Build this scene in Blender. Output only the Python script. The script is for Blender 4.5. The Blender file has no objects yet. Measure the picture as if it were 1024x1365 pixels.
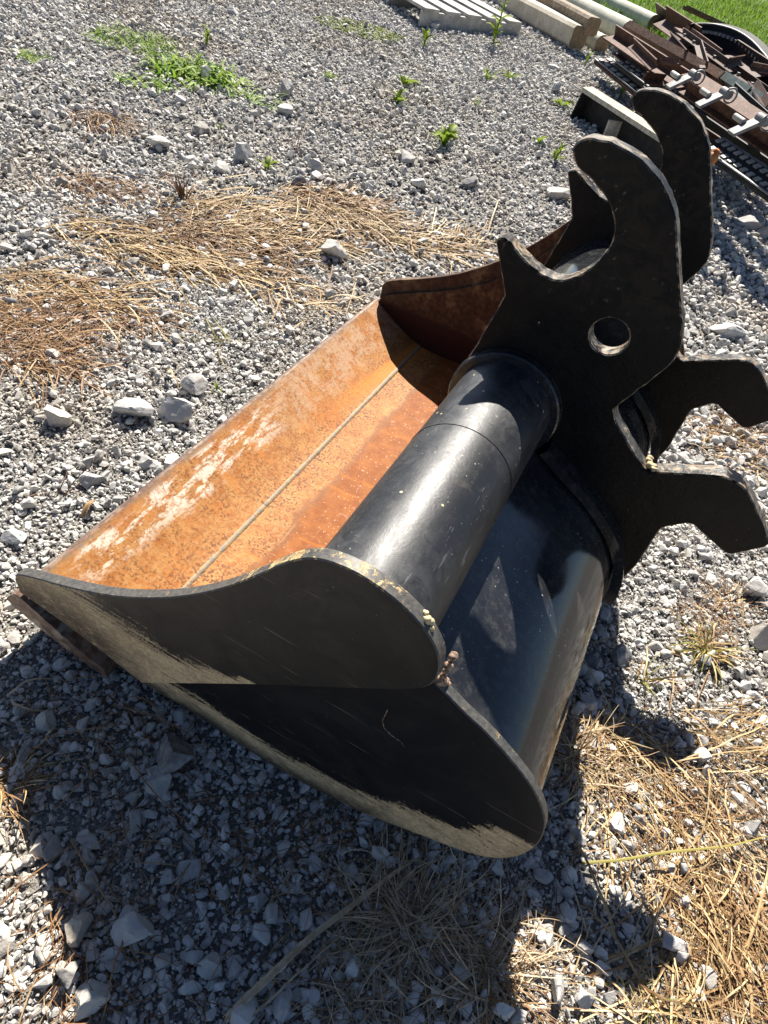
import bpy, bmesh, math, random
from mathutils import Vector, Matrix, Euler, noise, geometry

# ------------------------------------------------------------------ camera, sky, sun
scene = bpy.context.scene
COL = scene.collection
CAM_H = 1.25
cam_data = bpy.data.cameras.new('camera')
cam = bpy.data.objects.new('camera', cam_data); COL.objects.link(cam)
cam.matrix_world = Matrix(((0.87766, 0.43889, 0.19257, 0.0),
                           (0.44321, -0.59029, -0.67462, 0.0),
                           (0.18241, -0.67744, 0.71260, CAM_H),
                           (0, 0, 0, 1)))
m3 = cam.matrix_world.to_3x3()
m3.col[1] = -m3.col[1]; m3.col[0] = m3.col[0]
# columns are right, up, back
right = Vector((0.87766139, 0.44321139, 0.18241204)); up = Vector((-0.43889215, 0.59029481, 0.67744057)); back = Vector((0.19257249, -0.67462264, 0.71260096))
cam.matrix_world = Matrix(((right.x, up.x, back.x, 0), (right.y, up.y, back.y, 0), (right.z, up.z, back.z, CAM_H), (0, 0, 0, 1)))
cam_data.sensor_fit = 'VERTICAL'; cam_data.sensor_height = 36; cam_data.lens = 22.68
cam_data.clip_start = 0.02; cam_data.clip_end = 2000
scene.camera = cam
SUN = Vector((0.228, -0.672, -0.705)).normalized()
sd = bpy.data.lights.new('sun', 'SUN'); sd.energy = 5.0; sd.angle = math.radians(0.5); sd.color = (1.0, 0.94, 0.85)
so = bpy.data.objects.new('sun', sd); COL.objects.link(so); so.location = (-2, 6, 6)
so.rotation_euler = SUN.to_track_quat('-Z', 'Y').to_euler()
world = bpy.data.worlds.new('World'); scene.world = world; world.use_nodes = True
wn = world.node_tree.nodes; wl = world.node_tree.links
sky = wn.new('ShaderNodeTexSky'); sky.sky_type = 'NISHITA'; sky.sun_disc = False
sky.sun_elevation = math.asin(-SUN.z); sky.sun_rotation = math.atan2(-SUN.x, -SUN.y)
sky.air_density = 0.6; sky.dust_density = 0.3; sky.ozone_density = 1.5
wl.new(sky.outputs[0], wn['Background'].inputs[0]); wn['Background'].inputs[1].default_value = 0.05
vs = scene.view_settings; vs.view_transform = 'Standard'; vs.look = 'None'; vs.gamma = 1; vs.use_curve_mapping = False
vs.exposure = 1.38

random.seed(7)
R = random.random
def U(a, b): return a + (b - a) * R()

# ------------------------------------------------------------------ ground height
def gh(x, y):
    p = .961 * y - .275 * x
    sp = .25 * math.log1p(math.exp(min((p - 2.0) / .25, 60)))
    rise = .42 * math.tanh(.085 * sp / .42)
    return -.052 + rise + .010 * math.sin(2.1 * x + .7) * math.cos(1.7 * y + .4) + .006 * math.sin(5.3 * x - 3.1 * y)

# ------------------------------------------------------------------ object helpers
def tag(o, label=None, cat=None, group=None, kind=None):
    if label: o['label'] = label
    if cat: o['category'] = cat
    if group: o['group'] = group
    if kind: o['kind'] = kind
    return o

def thing(name, label, cat, loc=(0, 0, 0), group=None):
    o = bpy.data.objects.new(name, None); COL.objects.link(o)
    o.location = loc; o.empty_display_size = .1
    return tag(o, label, cat, group)

def rootloc(o):
    v = Vector((0, 0, 0))
    while o is not None:
        v += o.location; o = o.parent
    return v

class MB:
    def __init__(s): s.v = []; s.f = []; s.m = []; s.t = []; s.a = {}
    def add(s, vs, fs, mat=0, tint=None):
        b = len(s.v); s.v += [tuple(p) for p in vs]
        for f in fs: s.f.append(tuple(i + b for i in f)); s.m.append(mat)
        s.t += [R() if tint is None else tint] * len(vs)
    def build(s, name, mats, parent=None, smooth=None, loc=None):
        """vertices are given in world space; they become local to the parent (or to loc)"""
        base = rootloc(parent) if parent else Vector(loc or (0, 0, 0))
        me = bpy.data.meshes.new(name)
        me.from_pydata([(p[0] - base.x, p[1] - base.y, p[2] - base.z) for p in s.v], [], s.f)
        for m in (mats if isinstance(mats, (list, tuple)) else [mats]): me.materials.append(m)
        me.polygons.foreach_set('material_index', s.m)
        at = me.attributes.new('tint', 'FLOAT', 'POINT'); at.data.foreach_set('value', s.t)
        for k, vals in s.a.items():
            at = me.attributes.new(k, 'FLOAT', 'POINT'); at.data.foreach_set('value', vals)
        if smooth:
            me.polygons.foreach_set('use_smooth', [True] * len(me.polygons))
            if smooth < 180: me.set_sharp_from_angle(angle=math.radians(smooth))
        me.update()
        o = bpy.data.objects.new(name, me); COL.objects.link(o)
        if parent: o.parent = parent
        elif loc: o.location = loc
        return o
    # shapes
    def tube(s, pts, rad, n=10, mat=0, caps=True, tint=None):
        pts = [Vector(p) for p in pts]; vs = []; fs = []
        rr = rad if isinstance(rad, (list, tuple)) else [rad] * len(pts)
        d0 = (pts[1] - pts[0]).normalized()
        a = d0.orthogonal().normalized()
        for i, p in enumerate(pts):
            d = (pts[min(i + 1, len(pts) - 1)] - pts[max(i - 1, 0)]).normalized()
            a = (a - d * a.dot(d)).normalized(); b = d.cross(a)
            for k in range(n):
                t = 2 * math.pi * k / n; vs.append(p + (a * math.cos(t) + b * math.sin(t)) * rr[i])
        for i in range(len(pts) - 1):
            for k in range(n):
                fs.append((i * n + k, i * n + (k + 1) % n, (i + 1) * n + (k + 1) % n, (i + 1) * n + k))
        if caps: fs += [tuple(range(n))[::-1], tuple((len(pts) - 1) * n + k for k in range(n))]
        s.add(vs, fs, mat, tint)
    def extrude(s, A, B, prof, upv=(0, 0, 1), mat=0, tint=None, roll=0.0):
        """sweep a 2D profile (side, up) from A to B"""
        A = Vector(A); B = Vector(B); d = (B - A).normalized(); upv = Vector(upv)
        sx = d.cross(upv).normalized(); uz = sx.cross(d).normalized()
        if roll: q = Matrix.Rotation(roll, 3, d); sx = q @ sx; uz = q @ uz
        n = len(prof); vs = [A + sx * a + uz * b for a, b in prof] + [B + sx * a + uz * b for a, b in prof]
        fs = [(i, (i + 1) % n, n + (i + 1) % n, n + i) for i in range(n)] + [tuple(range(n))[::-1], tuple(range(n, 2 * n))]
        s.add(vs, fs, mat, tint)
    def box(s, c, ax, ay, az, mat=0, tint=None):
        c = Vector(c); ax = Vector(ax); ay = Vector(ay); az = Vector(az)
        vs = [c + ax * i + ay * j + az * k for i in (-1, 1) for j in (-1, 1) for k in (-1, 1)]
        s.add(vs, [(0, 1, 3, 2), (4, 6, 7, 5), (0, 4, 5, 1), (2, 3, 7, 6), (0, 2, 6, 4), (1, 5, 7, 3)], mat, tint)
    def ribbon(s, pts, wid, mat=0, tint=None, side=None, taper=True):
        pts = [Vector(p) for p in pts]; vs = []; fs = []; n = len(pts)
        for i, p in enumerate(pts):
            d = (pts[min(i + 1, n - 1)] - pts[max(i - 1, 0)])
            sd_ = side if side is not None else d.cross(Vector((0, 0, 1)))
            if sd_.length < 1e-6: sd_ = Vector((1, 0, 0))
            sd_ = sd_.normalized()
            w_ = wid * (1 - .75 * (i / (n - 1)) ** 2) if taper else wid
            vs += [p - sd_ * w_ * .5, p + sd_ * w_ * .5]
        for i in range(n - 1): fs.append((2 * i, 2 * i + 1, 2 * i + 3, 2 * i + 2))
        s.add(vs, fs, mat, tint)

# ------------------------------------------------------------------ material helpers
class NT:
    def __init__(s, name):
        s.mat = bpy.data.materials.new(name); s.mat.use_nodes = True
        s.t = s.mat.node_tree; s.n = s.t.nodes; s.l = s.t.links; s.b = s.n['Principled BSDF']
        s.pos = s.n.new('ShaderNodeNewGeometry').outputs['Position']
    def link(s, a, b): s.l.new(a, b)
    def val(s, x, sock):
        if hasattr(x, 'is_linked') or hasattr(x, 'links'): s.l.new(x, sock)
        else: sock.default_value = x
    def noise(s, scale, detail=4, rough=.55, vec=None, stretch=None, out='Fac', dist=0):
        nd = s.n.new('ShaderNodeTexNoise'); nd.inputs['Scale'].default_value = scale; nd.inputs['Detail'].default_value = detail
        nd.inputs['Roughness'].default_value = rough; nd.inputs['Distortion'].default_value = dist
        v = vec or s.pos
        if stretch:
            mp = s.n.new('ShaderNodeMapping'); mp.inputs['Scale'].default_value = stretch; s.link(v, mp.inputs['Vector']); v = mp.outputs[0]
        s.link(v, nd.inputs['Vector']); return nd.outputs[out]
    def vor(s, scale, feature='F1', vec=None, out='Distance'):
        nd = s.n.new('ShaderNodeTexVoronoi'); nd.feature = feature; nd.inputs['Scale'].default_value = scale
        s.link(vec or s.pos, nd.inputs['Vector']); return nd.outputs[out]
    def math(s, op, a, b=0.0, clamp=False):
        nd = s.n.new('ShaderNodeMath'); nd.operation = op; nd.use_clamp = clamp
        s.val(a, nd.inputs[0]); s.val(b, nd.inputs[1]); return nd.outputs[0]
    def ss(s, x, lo, hi):
        nd = s.n.new('ShaderNodeMapRange'); nd.interpolation_type = 'SMOOTHSTEP'
        a, b = (lo, hi) if lo < hi else (hi, lo)
        s.val(x, nd.inputs['Value']); nd.inputs['From Min'].default_value = a; nd.inputs['From Max'].default_value = b
        nd.inputs['To Min'].default_value = 0.0 if lo < hi else 1.0; nd.inputs['To Max'].default_value = 1.0 if lo < hi else 0.0
        return nd.outputs['Result']
    def mix(s, f, a, b):
        nd = s.n.new('ShaderNodeMix'); nd.data_type = 'RGBA'
        s.val(f, nd.inputs['Factor'])
        for x, k in ((a, 'A'), (b, 'B')):
            sock = [i for i in nd.inputs if i.name == k and i.type == 'RGBA'][0]
            if isinstance(x, tuple): sock.default_value = (x[0], x[1], x[2], 1)
            else: s.link(x, sock)
        return [o for o in nd.outputs if o.type == 'RGBA'][0]
    def mixf(s, f, a, b):
        nd = s.n.new('ShaderNodeMix'); nd.data_type = 'FLOAT'; s.val(f, nd.inputs[0]); s.val(a, nd.inputs[2]); s.val(b, nd.inputs[3]); return nd.outputs[0]
    def ramp(s, x, stops):
        nd = s.n.new('ShaderNodeValToRGB'); s.link(x, nd.inputs[0]); cr = nd.color_ramp
        while len(cr.elements) < len(stops): cr.elements.new(.5)
        for e, (p, c) in zip(cr.elements, stops): e.position = p; e.color = (c[0], c[1], c[2], 1)
        return nd.outputs[0]
    def attr(s, name, typ='GEOMETRY', out='Fac'):
        nd = s.n.new('ShaderNodeAttribute'); nd.attribute_name = name; nd.attribute_type = typ; return nd.outputs[out]
    def xyz(s):
        nd = s.n.new('ShaderNodeSeparateXYZ'); s.link(s.pos, nd.inputs[0]); return nd.outputs
    def rnd(s): return s.n.new('ShaderNodeObjectInfo').outputs['Random']
    def bump(s, h, strength=.3, dist=.005):
        nd = s.n.new('ShaderNodeBump'); nd.inputs['Strength'].default_value = strength; nd.inputs['Distance'].default_value = dist
        s.link(h, nd.inputs['Height']); s.link(nd.outputs[0], s.b.inputs['Normal'])
    def out(s, col=None, rough=None, metal=None, spec=None):
        if col is not None:
            if isinstance(col, tuple): s.b.inputs['Base Color'].default_value = (col[0], col[1], col[2], 1)
            else: s.link(col, s.b.inputs['Base Color'])
        if rough is not None: s.val(rough, s.b.inputs['Roughness'])
        if metal is not None: s.val(metal, s.b.inputs['Metallic'])
        if spec is not None: s.val(spec, s.b.inputs['Specular IOR Level'])
        return s.mat

def mat_stone(name, dark, light, sc=55):
    t = NT(name); r = t.rnd()
    base = t.ramp(r, [(0, dark), (.35, tuple(a * .6 + b * .4 for a, b in zip(dark, light))), (1, light)])
    n1 = t.noise(sc, 6, .65); n2 = t.noise(sc * 5, 3, .6)
    c = t.mix(t.ss(n1, .35, .7), base, t.mix(.5, base, (.58, .555, .51)))
    c = t.mix(t.math('MULTIPLY', t.ss(n2, .55, .75), .35), c, (.17, .175, .19))
    c = t.mix(t.math('MULTIPLY', t.ss(t.noise(9, 2), .52, .72), .35), c, (.42, .37, .29))
    c = t.mix(t.math('MULTIPLY', t.ss(t.noise(1.7, 5, .65), .48, .66), .42), c, (.34, .275, .195))
    t.bump(t.math('ADD', n1, t.math('MULTIPLY', n2, .5)), .5, .004)
    return t.out(c, .82, spec=.3)
M = {}
M['gravel'] = mat_stone('gravel_limestone', (.21, .208, .205), (.64, .615, .57))
M['rock'] = mat_stone('grey_limestone_rock', (.26, .26, .265), (.46, .45, .43), 30)
M['rock_pale'] = mat_stone('pale_limestone_rock', (.40, .39, .37), (.52, .50, .46), 38)
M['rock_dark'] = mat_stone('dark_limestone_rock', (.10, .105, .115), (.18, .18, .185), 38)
M['rock_tan'] = mat_stone('tan_limestone_rock', (.30, .26, .20), (.40, .35, .28), 38)

t = NT('gravel_dust')
t.bump(t.noise(160, 5, .7), .8, .006)
c = t.mix(t.ss(t.noise(14, 5), .4, .62), (.17, .16, .145), (.27, .245, .205))
M['dust'] = t.out(t.mix(t.ss(t.noise(220, 3), .45, .6), c, (.10, .095, .088)), .95)

def mat_straw(name, cols):
    t = NT(name); tt = t.attr('tint')
    c = t.ramp(tt, [(i / (len(cols) - 1), c) for i, c in enumerate(cols)])
    c = t.mix(t.math('MULTIPLY', t.ss(t.noise(60, 3), .4, .7), .5), c, (.16, .09, .04))
    t.b.inputs['Specular IOR Level'].default_value = .25
    return t.out(c, .6)
M['straw'] = mat_straw('straw', [(.16, .085, .036), (.31, .19, .085), (.46, .33, .16), (.58, .46, .27)])
M['straw_brown'] = mat_straw('brown_straw', [(.10, .045, .02), (.20, .10, .042), (.29, .165, .075), (.40, .27, .135)])
M['straw_grey'] = mat_straw('greyed_straw', [(.20, .14, .09), (.36, .27, .17), (.50, .39, .25), (.58, .47, .31)])
M['twig'] = mat_straw('twig_bark', [(.10, .05, .03), (.18, .10, .06), (.28, .17, .10)])
def mat_leaf(name, cols):
    t = NT(name); tt = t.attr('tint'); c = t.ramp(tt, [(i / (len(cols) - 1), c) for i, c in enumerate(cols)])
    t.b.inputs['Transmission Weight'].default_value = 0
    s2 = t.n.new('ShaderNodeBsdfTranslucent'); t.link(c, s2.inputs[0])
    mx = t.n.new('ShaderNodeMixShader'); mx.inputs[0].default_value = .4
    t.link(t.b.outputs[0], mx.inputs[1]); t.link(s2.outputs[0], mx.inputs[2]); t.link(mx.outputs[0], t.n['Material Output'].inputs[0])
    return t.out(c, .6, spec=.2)
M['leaf'] = mat_leaf('weed_leaf', [(.09, .16, .018), (.17, .25, .025), (.29, .34, .05)])
M['grass'] = mat_leaf('green_grass', [(.10, .20, .02), (.18, .30, .025), (.30, .38, .05)])
M['lawn'] = mat_leaf('lawn_grass', [(.09, .17, .02), (.15, .25, .03), (.22, .32, .06)])
M['yellow_grass'] = mat_leaf('yellowing_grass', [(.16, .17, .03), (.30, .28, .07), (.40, .33, .13)])
M['moss'] = mat_leaf('low_green_cover', [(.10, .14, .03), (.18, .22, .05), (.28, .29, .09)])

# --- bucket materials (world-position based wear)
t = NT('black_paint_dusty')            # torque tube, collars
x, y, zz = t.xyz()
sc1 = t.noise(7, 5, .65, stretch=(1, .6, 1)); sc2 = t.noise(26, 6, .7, dist=1.5); sp = t.noise(210, 2, .5)
d = t.math('MULTIPLY', t.ss(sc1, .36, .62), t.ss(sc2, .34, .60))
fs = t.noise(60, 5, .75, stretch=(1, .25, 1)); ring = t.noise(46, 4, .7, stretch=(.5, 6, .5))
d = t.math('ADD', t.math('MULTIPLY', d, .75), t.math('MULTIPLY', t.math('MULTIPLY', t.ss(fs, .50, .66), t.ss(ring, .42, .6)), .45), True)
c = t.mix(t.math('MULTIPLY', d, .6), (.009, .010, .0125), (.075, .076, .080))
c = t.mix(t.math('MULTIPLY', t.ss(t.noise(13, 4, .65), .64, .72), .25), c, (.12, .09, .06))
scratch = t.ss(t.noise(16, 3, .6, stretch=(9, 1.2, 9)), .66, .70)
c = t.mix(t.math('MULTIPLY', scratch, .35), c, (.20, .20, .19))
chip = t.math('MULTIPLY', t.ss(t.vor(34), .10, .06), t.ss(t.noise(5, 2), .5, .56))
c = t.mix(chip, c, (.50, .42, .26))
c = t.mix(t.math('MULTIPLY', t.math('MULTIPLY', t.ss(sp, .71, .74), t.ss(t.noise(6, 3), .46, .6)), .7), c, (.45, .43, .38))
t.bump(t.math('ADD', t.math('ADD', sc2, t.math('MULTIPLY', sp, .3)), t.math('MULTIPLY', fs, .5)), .16, .003)
M['black_dusty'] = t.out(c, t.math('ADD', t.mixf(d, .46, .6), t.math('MULTIPLY', t.math('SUBTRACT', fs, .5), .25)), spec=.45)

t = NT('black_paint_gloss')            # back skin, pads
sc1 = t.noise(5, 4, .6); sp = t.noise(170, 2, .5); st = t.noise(30, 4, .6, stretch=(1, .12, 1))
x, y, zz = t.xyz()
low = t.ss(zz, .30, .16)
d = t.math('MULTIPLY', t.ss(sc1, .40, .7), .35)
c = t.mix(d, (.012, .013, .015), (.065, .064, .062))
c = t.mix(t.math('MULTIPLY', t.ss(t.noise(55, 5, .75), .46, .68), .6), c, (.065, .064, .062))
c = t.mix(t.math('MULTIPLY', t.math('MULTIPLY', t.ss(sp, .70, .73), t.ss(t.noise(6, 3), .48, .6)), .8), c, (.5, .48, .42))
lowm = t.math('MULTIPLY', low, t.ss(st, .40, .62))
c = t.mix(lowm, c, (.15, .115, .08))
M['black_gloss'] = t.out(c, t.mixf(lowm, t.mixf(d, .10, .24), .6), spec=.5)

t = NT('black_paint_worn_plate')       # cheek plates: wear attribute shows cream primer
w_ = t.attr('wear'); e_ = t.attr('edge'); dd = t.attr('dirt')
st = t.noise(38, 5, .7, stretch=(1.0, 1, 2.4), dist=.4); fine = t.noise(120, 4, .7)
x, y, zz = t.xyz()
mp = t.n.new('ShaderNodeMapping'); mp.inputs['Rotation'].default_value = (0, math.radians(-24), 0); mp.inputs['Scale'].default_value = (9, 14, 120); t.link(t.pos, mp.inputs['Vector'])
streak = t.n.new('ShaderNodeTexNoise'); streak.inputs['Scale'].default_value = 1.0; streak.inputs['Detail'].default_value = 5; streak.inputs['Roughness'].default_value = .65; t.link(mp.outputs[0], streak.inputs['Vector'])
grain = t.noise(330, 3, .7)
nz = t.math('ADD', t.math('MULTIPLY', streak.outputs['Fac'], .42), t.math('ADD', t.math('MULTIPLY', fine, .30), t.math('MULTIPLY', grain, .28)))
m1 = t.ss(t.math('SUBTRACT', t.math('ADD', w_, t.math('MULTIPLY', t.math('SUBTRACT', nz, .5), 2.3)), .44), -.05, .09)
lowp = t.attr('panel')
c0 = t.mix(lowp, (.020, .0175, .0145), (.0055, .006, .0075))
c0 = t.mix(t.math('MULTIPLY', t.ss(t.noise(8, 6, .75, dist=.8), .40, .66), .7), c0, t.mix(lowp, (.046, .039, .031), (.019, .018, .017)))
for rot, sc_, th in ((22, 4, .715), (-48, 6, .735), (80, 5, .74)):
    mp2 = t.n.new('ShaderNodeMapping'); mp2.inputs['Rotation'].default_value = (0, math.radians(rot), 0); mp2.inputs['Scale'].default_value = (sc_, 1, sc_ * 26); mp2.inputs['Location'].default_value = (rot, 0, rot); t.link(t.pos, mp2.inputs['Vector'])
    c0 = t.mix(t.math('MULTIPLY', t.ss(t.noise(1.0, 2, .5, vec=mp2.outputs[0]), th, th + .015), .55), c0, (.15, .135, .11))
cream = t.mix(t.ss(fine, .38, .62), (.62, .475, .28), (.40, .30, .175))
cream = t.mix(t.math('MULTIPLY', t.ss(t.noise(14, 5, .7), .48, .68), .6), cream, (.22, .165, .10))
c = t.mix(m1, c0, cream)
m2 = t.math('MULTIPLY', t.math('MULTIPLY', dd, t.ss(st, .28, .50)), .92)
c = t.mix(m2, c, t.mix(t.ss(fine, .4, .65), (.105, .078, .052), (.055, .032, .02)))
rim = t.math('MULTIPLY', t.math('MULTIPLY', t.ss(x, -.40, -.26), t.ss(x, -.06, -.10)), t.ss(zz, .48, .56))
rim = t.math('MULTIPLY', rim, t.mixf(t.ss(t.noise(16, 3), .42, .56), .35, 1.0))
brk = t.noise(85, 6, .75)
em = t.math('MULTIPLY', e_, t.ss(t.math('ADD', brk, t.math('MULTIPLY', rim, .15)), .59, .68))
c = t.mix(t.math('MULTIPLY', e_, .75), c, t.mix(t.ss(fine, .35, .65), (.060, .060, .060), (.125, .12, .11)))
c = t.mix(em, c, t.mix(t.ss(fine, .40, .60), (.52, .41, .20), (.28, .18, .085)))
c = t.mix(t.math('MULTIPLY', t.ss(t.noise(150, 2), .76, .79), .5), c, (.4, .37, .3))
rgh = t.mixf(t.math('MAXIMUM', m1, m2), .46, .75)
t.bump(fine, .12, .002)
M['worn_plate'] = t.out(c, t.mixf(em, rgh, .6), spec=.25)

t = NT('hook_steel_worn_black')        # ears: scuffed, dusty, torch-cut edges
e_ = t.attr('edge'); x, y, zz = t.xyz()
n1 = t.noise(11, 6, .7); n2 = t.noise(70, 5, .7); n3 = t.noise(28, 5, .7, dist=1)
hk = t.ss(zz, .76, .84)
c = t.mix(t.math('MULTIPLY', t.ss(n1, .42, .68), .6), (.0045, .0045, .005), (.013, .0115, .010))
m = t.math('MULTIPLY', hk, t.ss(n3, .40, .62))
c = t.mix(m, c, (.022, .017, .012))
c = t.mix(t.math('MULTIPLY', t.math('MULTIPLY', hk, t.ss(n2, .61, .70)), .6), c, (.15, .115, .075))
c = t.mix(t.math('MULTIPLY', t.ss(t.noise(120, 2), .77, .79), .7), c, (.4, .38, .33))
em = t.math('MULTIPLY', e_, t.ss(t.math('ADD', n3, t.math('MULTIPLY', n2, .35)), .64, .82))
c = t.mix(em, c, t.mix(t.ss(n2, .4, .62), (.40, .36, .28), (.22, .14, .08)))
c = t.mix(t.math('MULTIPLY', t.math('MULTIPLY', e_, t.ss(n1, .48, .60)), .22), c, (.22, .21, .19))
t.bump(t.math('ADD', n2, n1), .35, .003)
M['hook'] = t.out(c, t.mixf(t.math('MAXIMUM', m, em), t.mixf(hk, .34, .5), .7), spec=.16)

t = NT('bucket_floor_rust')            # inside of the shell
x, y, zz = t.xyz()
big = t.noise(4.5, 5, .6); med = t.noise(22, 6, .7); fine = t.noise(95, 5, .75); spk = t.noise(150, 3, .6)
c = t.mix(t.ss(med, .36, .66), (.27, .085, .011), (.37, .165, .042))
c = t.mix(t.math('MULTIPLY', t.ss(fine, .42, .60), .5), c, (.42, .245, .095))
c = t.mix(t.math('MULTIPLY', t.ss(big, .50, .66), .65), c, (.38, .118, .014))
# dark pits right of the weld
zone = t.math('MULTIPLY', t.ss(x, -.70, -.58), t.ss(t.noise(9, 4), .40, .58))
c = t.mix(t.math('MULTIPLY', zone, t.ss(spk, .50, .57)), c, (.12, .045, .014))
c = t.mix(t.math('MULTIPLY', t.math('MULTIPLY', t.ss(spk, .53, .60), t.ss(t.noise(12, 4, .7), .38, .58)), .75), c, (.12, .045, .014))
c = t.mix(t.math('MULTIPLY', t.ss(t.noise(7, 5, .7, dist=1.2), .55, .68), .55), c, (.22, .070, .012))
# bare scraped patches along the lip
xs = t.math('ADD', x, t.math('MULTIPLY', t.math('SUBTRACT', t.noise(6, 4), .5), .10))
band = t.math('MULTIPLY', t.math('MULTIPLY', t.ss(xs, -.795, -.775), t.ss(xs, -.700, -.735)), t.math('MULTIPLY', t.ss(y, .50, .62), t.ss(y, 1.36, 1.15)))
stn = t.noise(30, 5, .7, stretch=(1.6, .35, 1))
c = t.mix(t.math('MULTIPLY', t.math('MULTIPLY', band, t.ss(stn, .46, .54)), t.mixf(t.ss(fine, .40, .52), .25, .95)), c, (.56, .50, .41))
lipm = t.math('MULTIPLY', t.ss(x, -.785, -.80), t.ss(stn, .34, .55))
c = t.mix(lipm, c, (.20, .13, .075))
# pinkish grey scoured patch towards the far end of the lip
pk = t.math('MULTIPLY', t.math('MULTIPLY', t.ss(x, -.66, -.71), t.ss(y, 1.15, 1.45)), t.ss(t.noise(17, 5, .7), .40, .56))
c = t.mix(t.math('MULTIPLY', t.math('MULTIPLY', pk, t.ss(fine, .38, .5)), .7), c, (.42, .29, .19))
st3 = t.math('MULTIPLY', t.math('MULTIPLY', t.ss(t.math('SUBTRACT', x, t.math('MULTIPLY', y, .10)), -.83, -.81), t.ss(t.math('SUBTRACT', x, t.math('MULTIPLY', y, .10)), -.755, -.79)), t.ss(y, 1.35, 1.75))
c = t.mix(t.math('MULTIPLY', st3, .8), c, (.50, .18, .02))
# deep, damp red-brown zone with a ragged edge
edge = t.math('ADD', x, t.math('MULTIPLY', t.math('SUBTRACT', t.noise(8, 4, .6), .5), .07))
deep = t.ss(edge, -.520, -.488)
cd = t.mix(t.ss(med, .38, .64), (.20, .058, .010), (.27, .092, .019))
cd = t.mix(t.math('MULTIPLY', t.ss(spk, .64, .68), .7), cd, (.62, .45, .33))
c = t.mix(deep, c, cd)
c = t.mix(t.math('MULTIPLY', t.ss(edge, -.520, -.507), t.math('MULTIPLY', t.ss(edge, -.490, -.503), .6)), c, (.16, .060, .02))
scr = t.noise(34, 5, .7, stretch=(2.2, .10, 2.2))
c = t.mix(t.math('MULTIPLY', t.ss(scr, .60, .68), .45), c, (.17, .07, .022))
c = t.mix(t.math('MULTIPLY', t.ss(scr, .36, .30), .35), c, (.46, .27, .11))
run = t.noise(20, 4, .65, stretch=(.25, 2.2, 1))
c = t.mix(t.math('MULTIPLY', t.ss(run, .56, .68), .5), c, (.40, .13, .014))
t.bump(t.math('ADD', t.math('MULTIPLY', fine, .6), spk), .35, .002)
M['rust_floor'] = t.out(c, t.mixf(t.math('MULTIPLY', deep, t.ss(t.noise(30, 4, .6), .62, .72)), .66, .42), spec=t.mixf(deep, .22, .14))

t = NT('inner_cheek_rust')             # inside faces of side plates
x, y, zz = t.xyz()
n1 = t.noise(10, 6, .7); n2 = t.noise(60, 5, .75); n3 = t.noise(5, 3)
c = t.mix(t.ss(n2, .40, .62), (.038, .016, .009), (.085, .040, .019))
c = t.mix(t.math('MULTIPLY', t.ss(n1, .48, .60), t.ss(zz, .12, .22)), c, (.17, .105, .05))
c = t.mix(t.math('MULTIPLY', t.ss(n3, .52, .60), t.ss(x, -.62, -.45)), c, (.36, .25, .12))
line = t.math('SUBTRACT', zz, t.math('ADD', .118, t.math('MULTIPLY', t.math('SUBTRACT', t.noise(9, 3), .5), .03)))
c = t.mix(t.ss(line, .012, -.006), c, (.030, .008, .004))  # dark red below the line: shaded floor corner painted onto the cheek
t.bump(n2, .3, .002)
M['rust_cheek'] = t.out(c, .7, spec=.3)

t = NT('worn_cutting_edge')
n2 = t.noise(50, 5, .7); n1 = t.noise(18, 4, .6, stretch=(1, .3, 1))
c = t.mix(t.ss(n2, .4, .62), (.10, .050, .032), (.20, .135, .095))
c = t.mix(t.ss(n1, .56, .66), c, (.34, .27, .20))
t.bump(n2, .5, .004)
M['edge_steel'] = t.out(c, .6, metal=.15)
t = NT('weld_metal')
n2 = t.noise(70, 4, .7); t.bump(n2, .4, .003)
M['weld'] = t.out(t.mix(t.ss(n2, .4, .62), (.21, .19, .15), (.33, .215, .10)), .7, metal=0)
t = NT('weld_slag'); n2 = t.noise(120, 4, .7); t.bump(n2, .6, .003)
M['slag'] = t.out(t.mix(t.ss(n2, .4, .6), (.10, .06, .04), (.40, .27, .19)), .8)
t = NT('dried_clay'); n2 = t.noise(70, 4, .7); t.bump(n2, .6, .003)
M['clay'] = t.out(t.mix(t.ss(n2, .4, .6), (.42, .13, .03), (.55, .22, .06)), .7)
t = NT('dry_mud'); n2 = t.noise(90, 4, .7); t.bump(n2, .6, .003)
M['mud'] = t.out(t.mix(t.ss(n2, .4, .6), (.40, .30, .16), (.58, .48, .28)), .85)

# --- yard materials
def mat_simple(name, a, b, sc, rough=.7, metal=0, bump=.3, stretch=None, c3=None):
    t = NT(name); n1 = t.noise(sc, 6, .68, stretch=stretch); n2 = t.noise(sc * 4, 4, .7)
    c = t.mix(t.ss(n1, .36, .66), a, b)
    if c3: c = t.mix(t.ss(n2, .54, .66), c, c3)
    t.bump(t.math('ADD', n1, t.math('MULTIPLY', n2, .5)), bump, .004)
    return t.out(c, rough, metal, spec=.25)
M['timber'] = mat_simple('weathered_timber', (.46, .40, .30), (.60, .54, .43), 9, .8, c3=(.36, .30, .21))
M['timber_dark'] = mat_simple('creosoted_timber', (.17, .135, .10), (.34, .28, .21), 26, .85, c3=(.10, .075, .05))
M['timber_end'] = mat_simple('timber_end_grain', (.20, .145, .085), (.30, .22, .13), 30, .85, c3=(.10, .07, .04))
M['pole'] = mat_simple('pale_treated_pole', (.40, .41, .33), (.55, .54, .45), 8, .8, c3=(.33, .34, .26))
M['pallet'] = mat_simple('grey_pallet_wood', (.30, .29, .26), (.48, .46, .42), 12, .85, c3=(.22, .2, .17))
M['pallet_dark'] = mat_simple('dark_pallet_wood', (.12, .115, .105), (.20, .19, .17), 14, .85)
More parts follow.
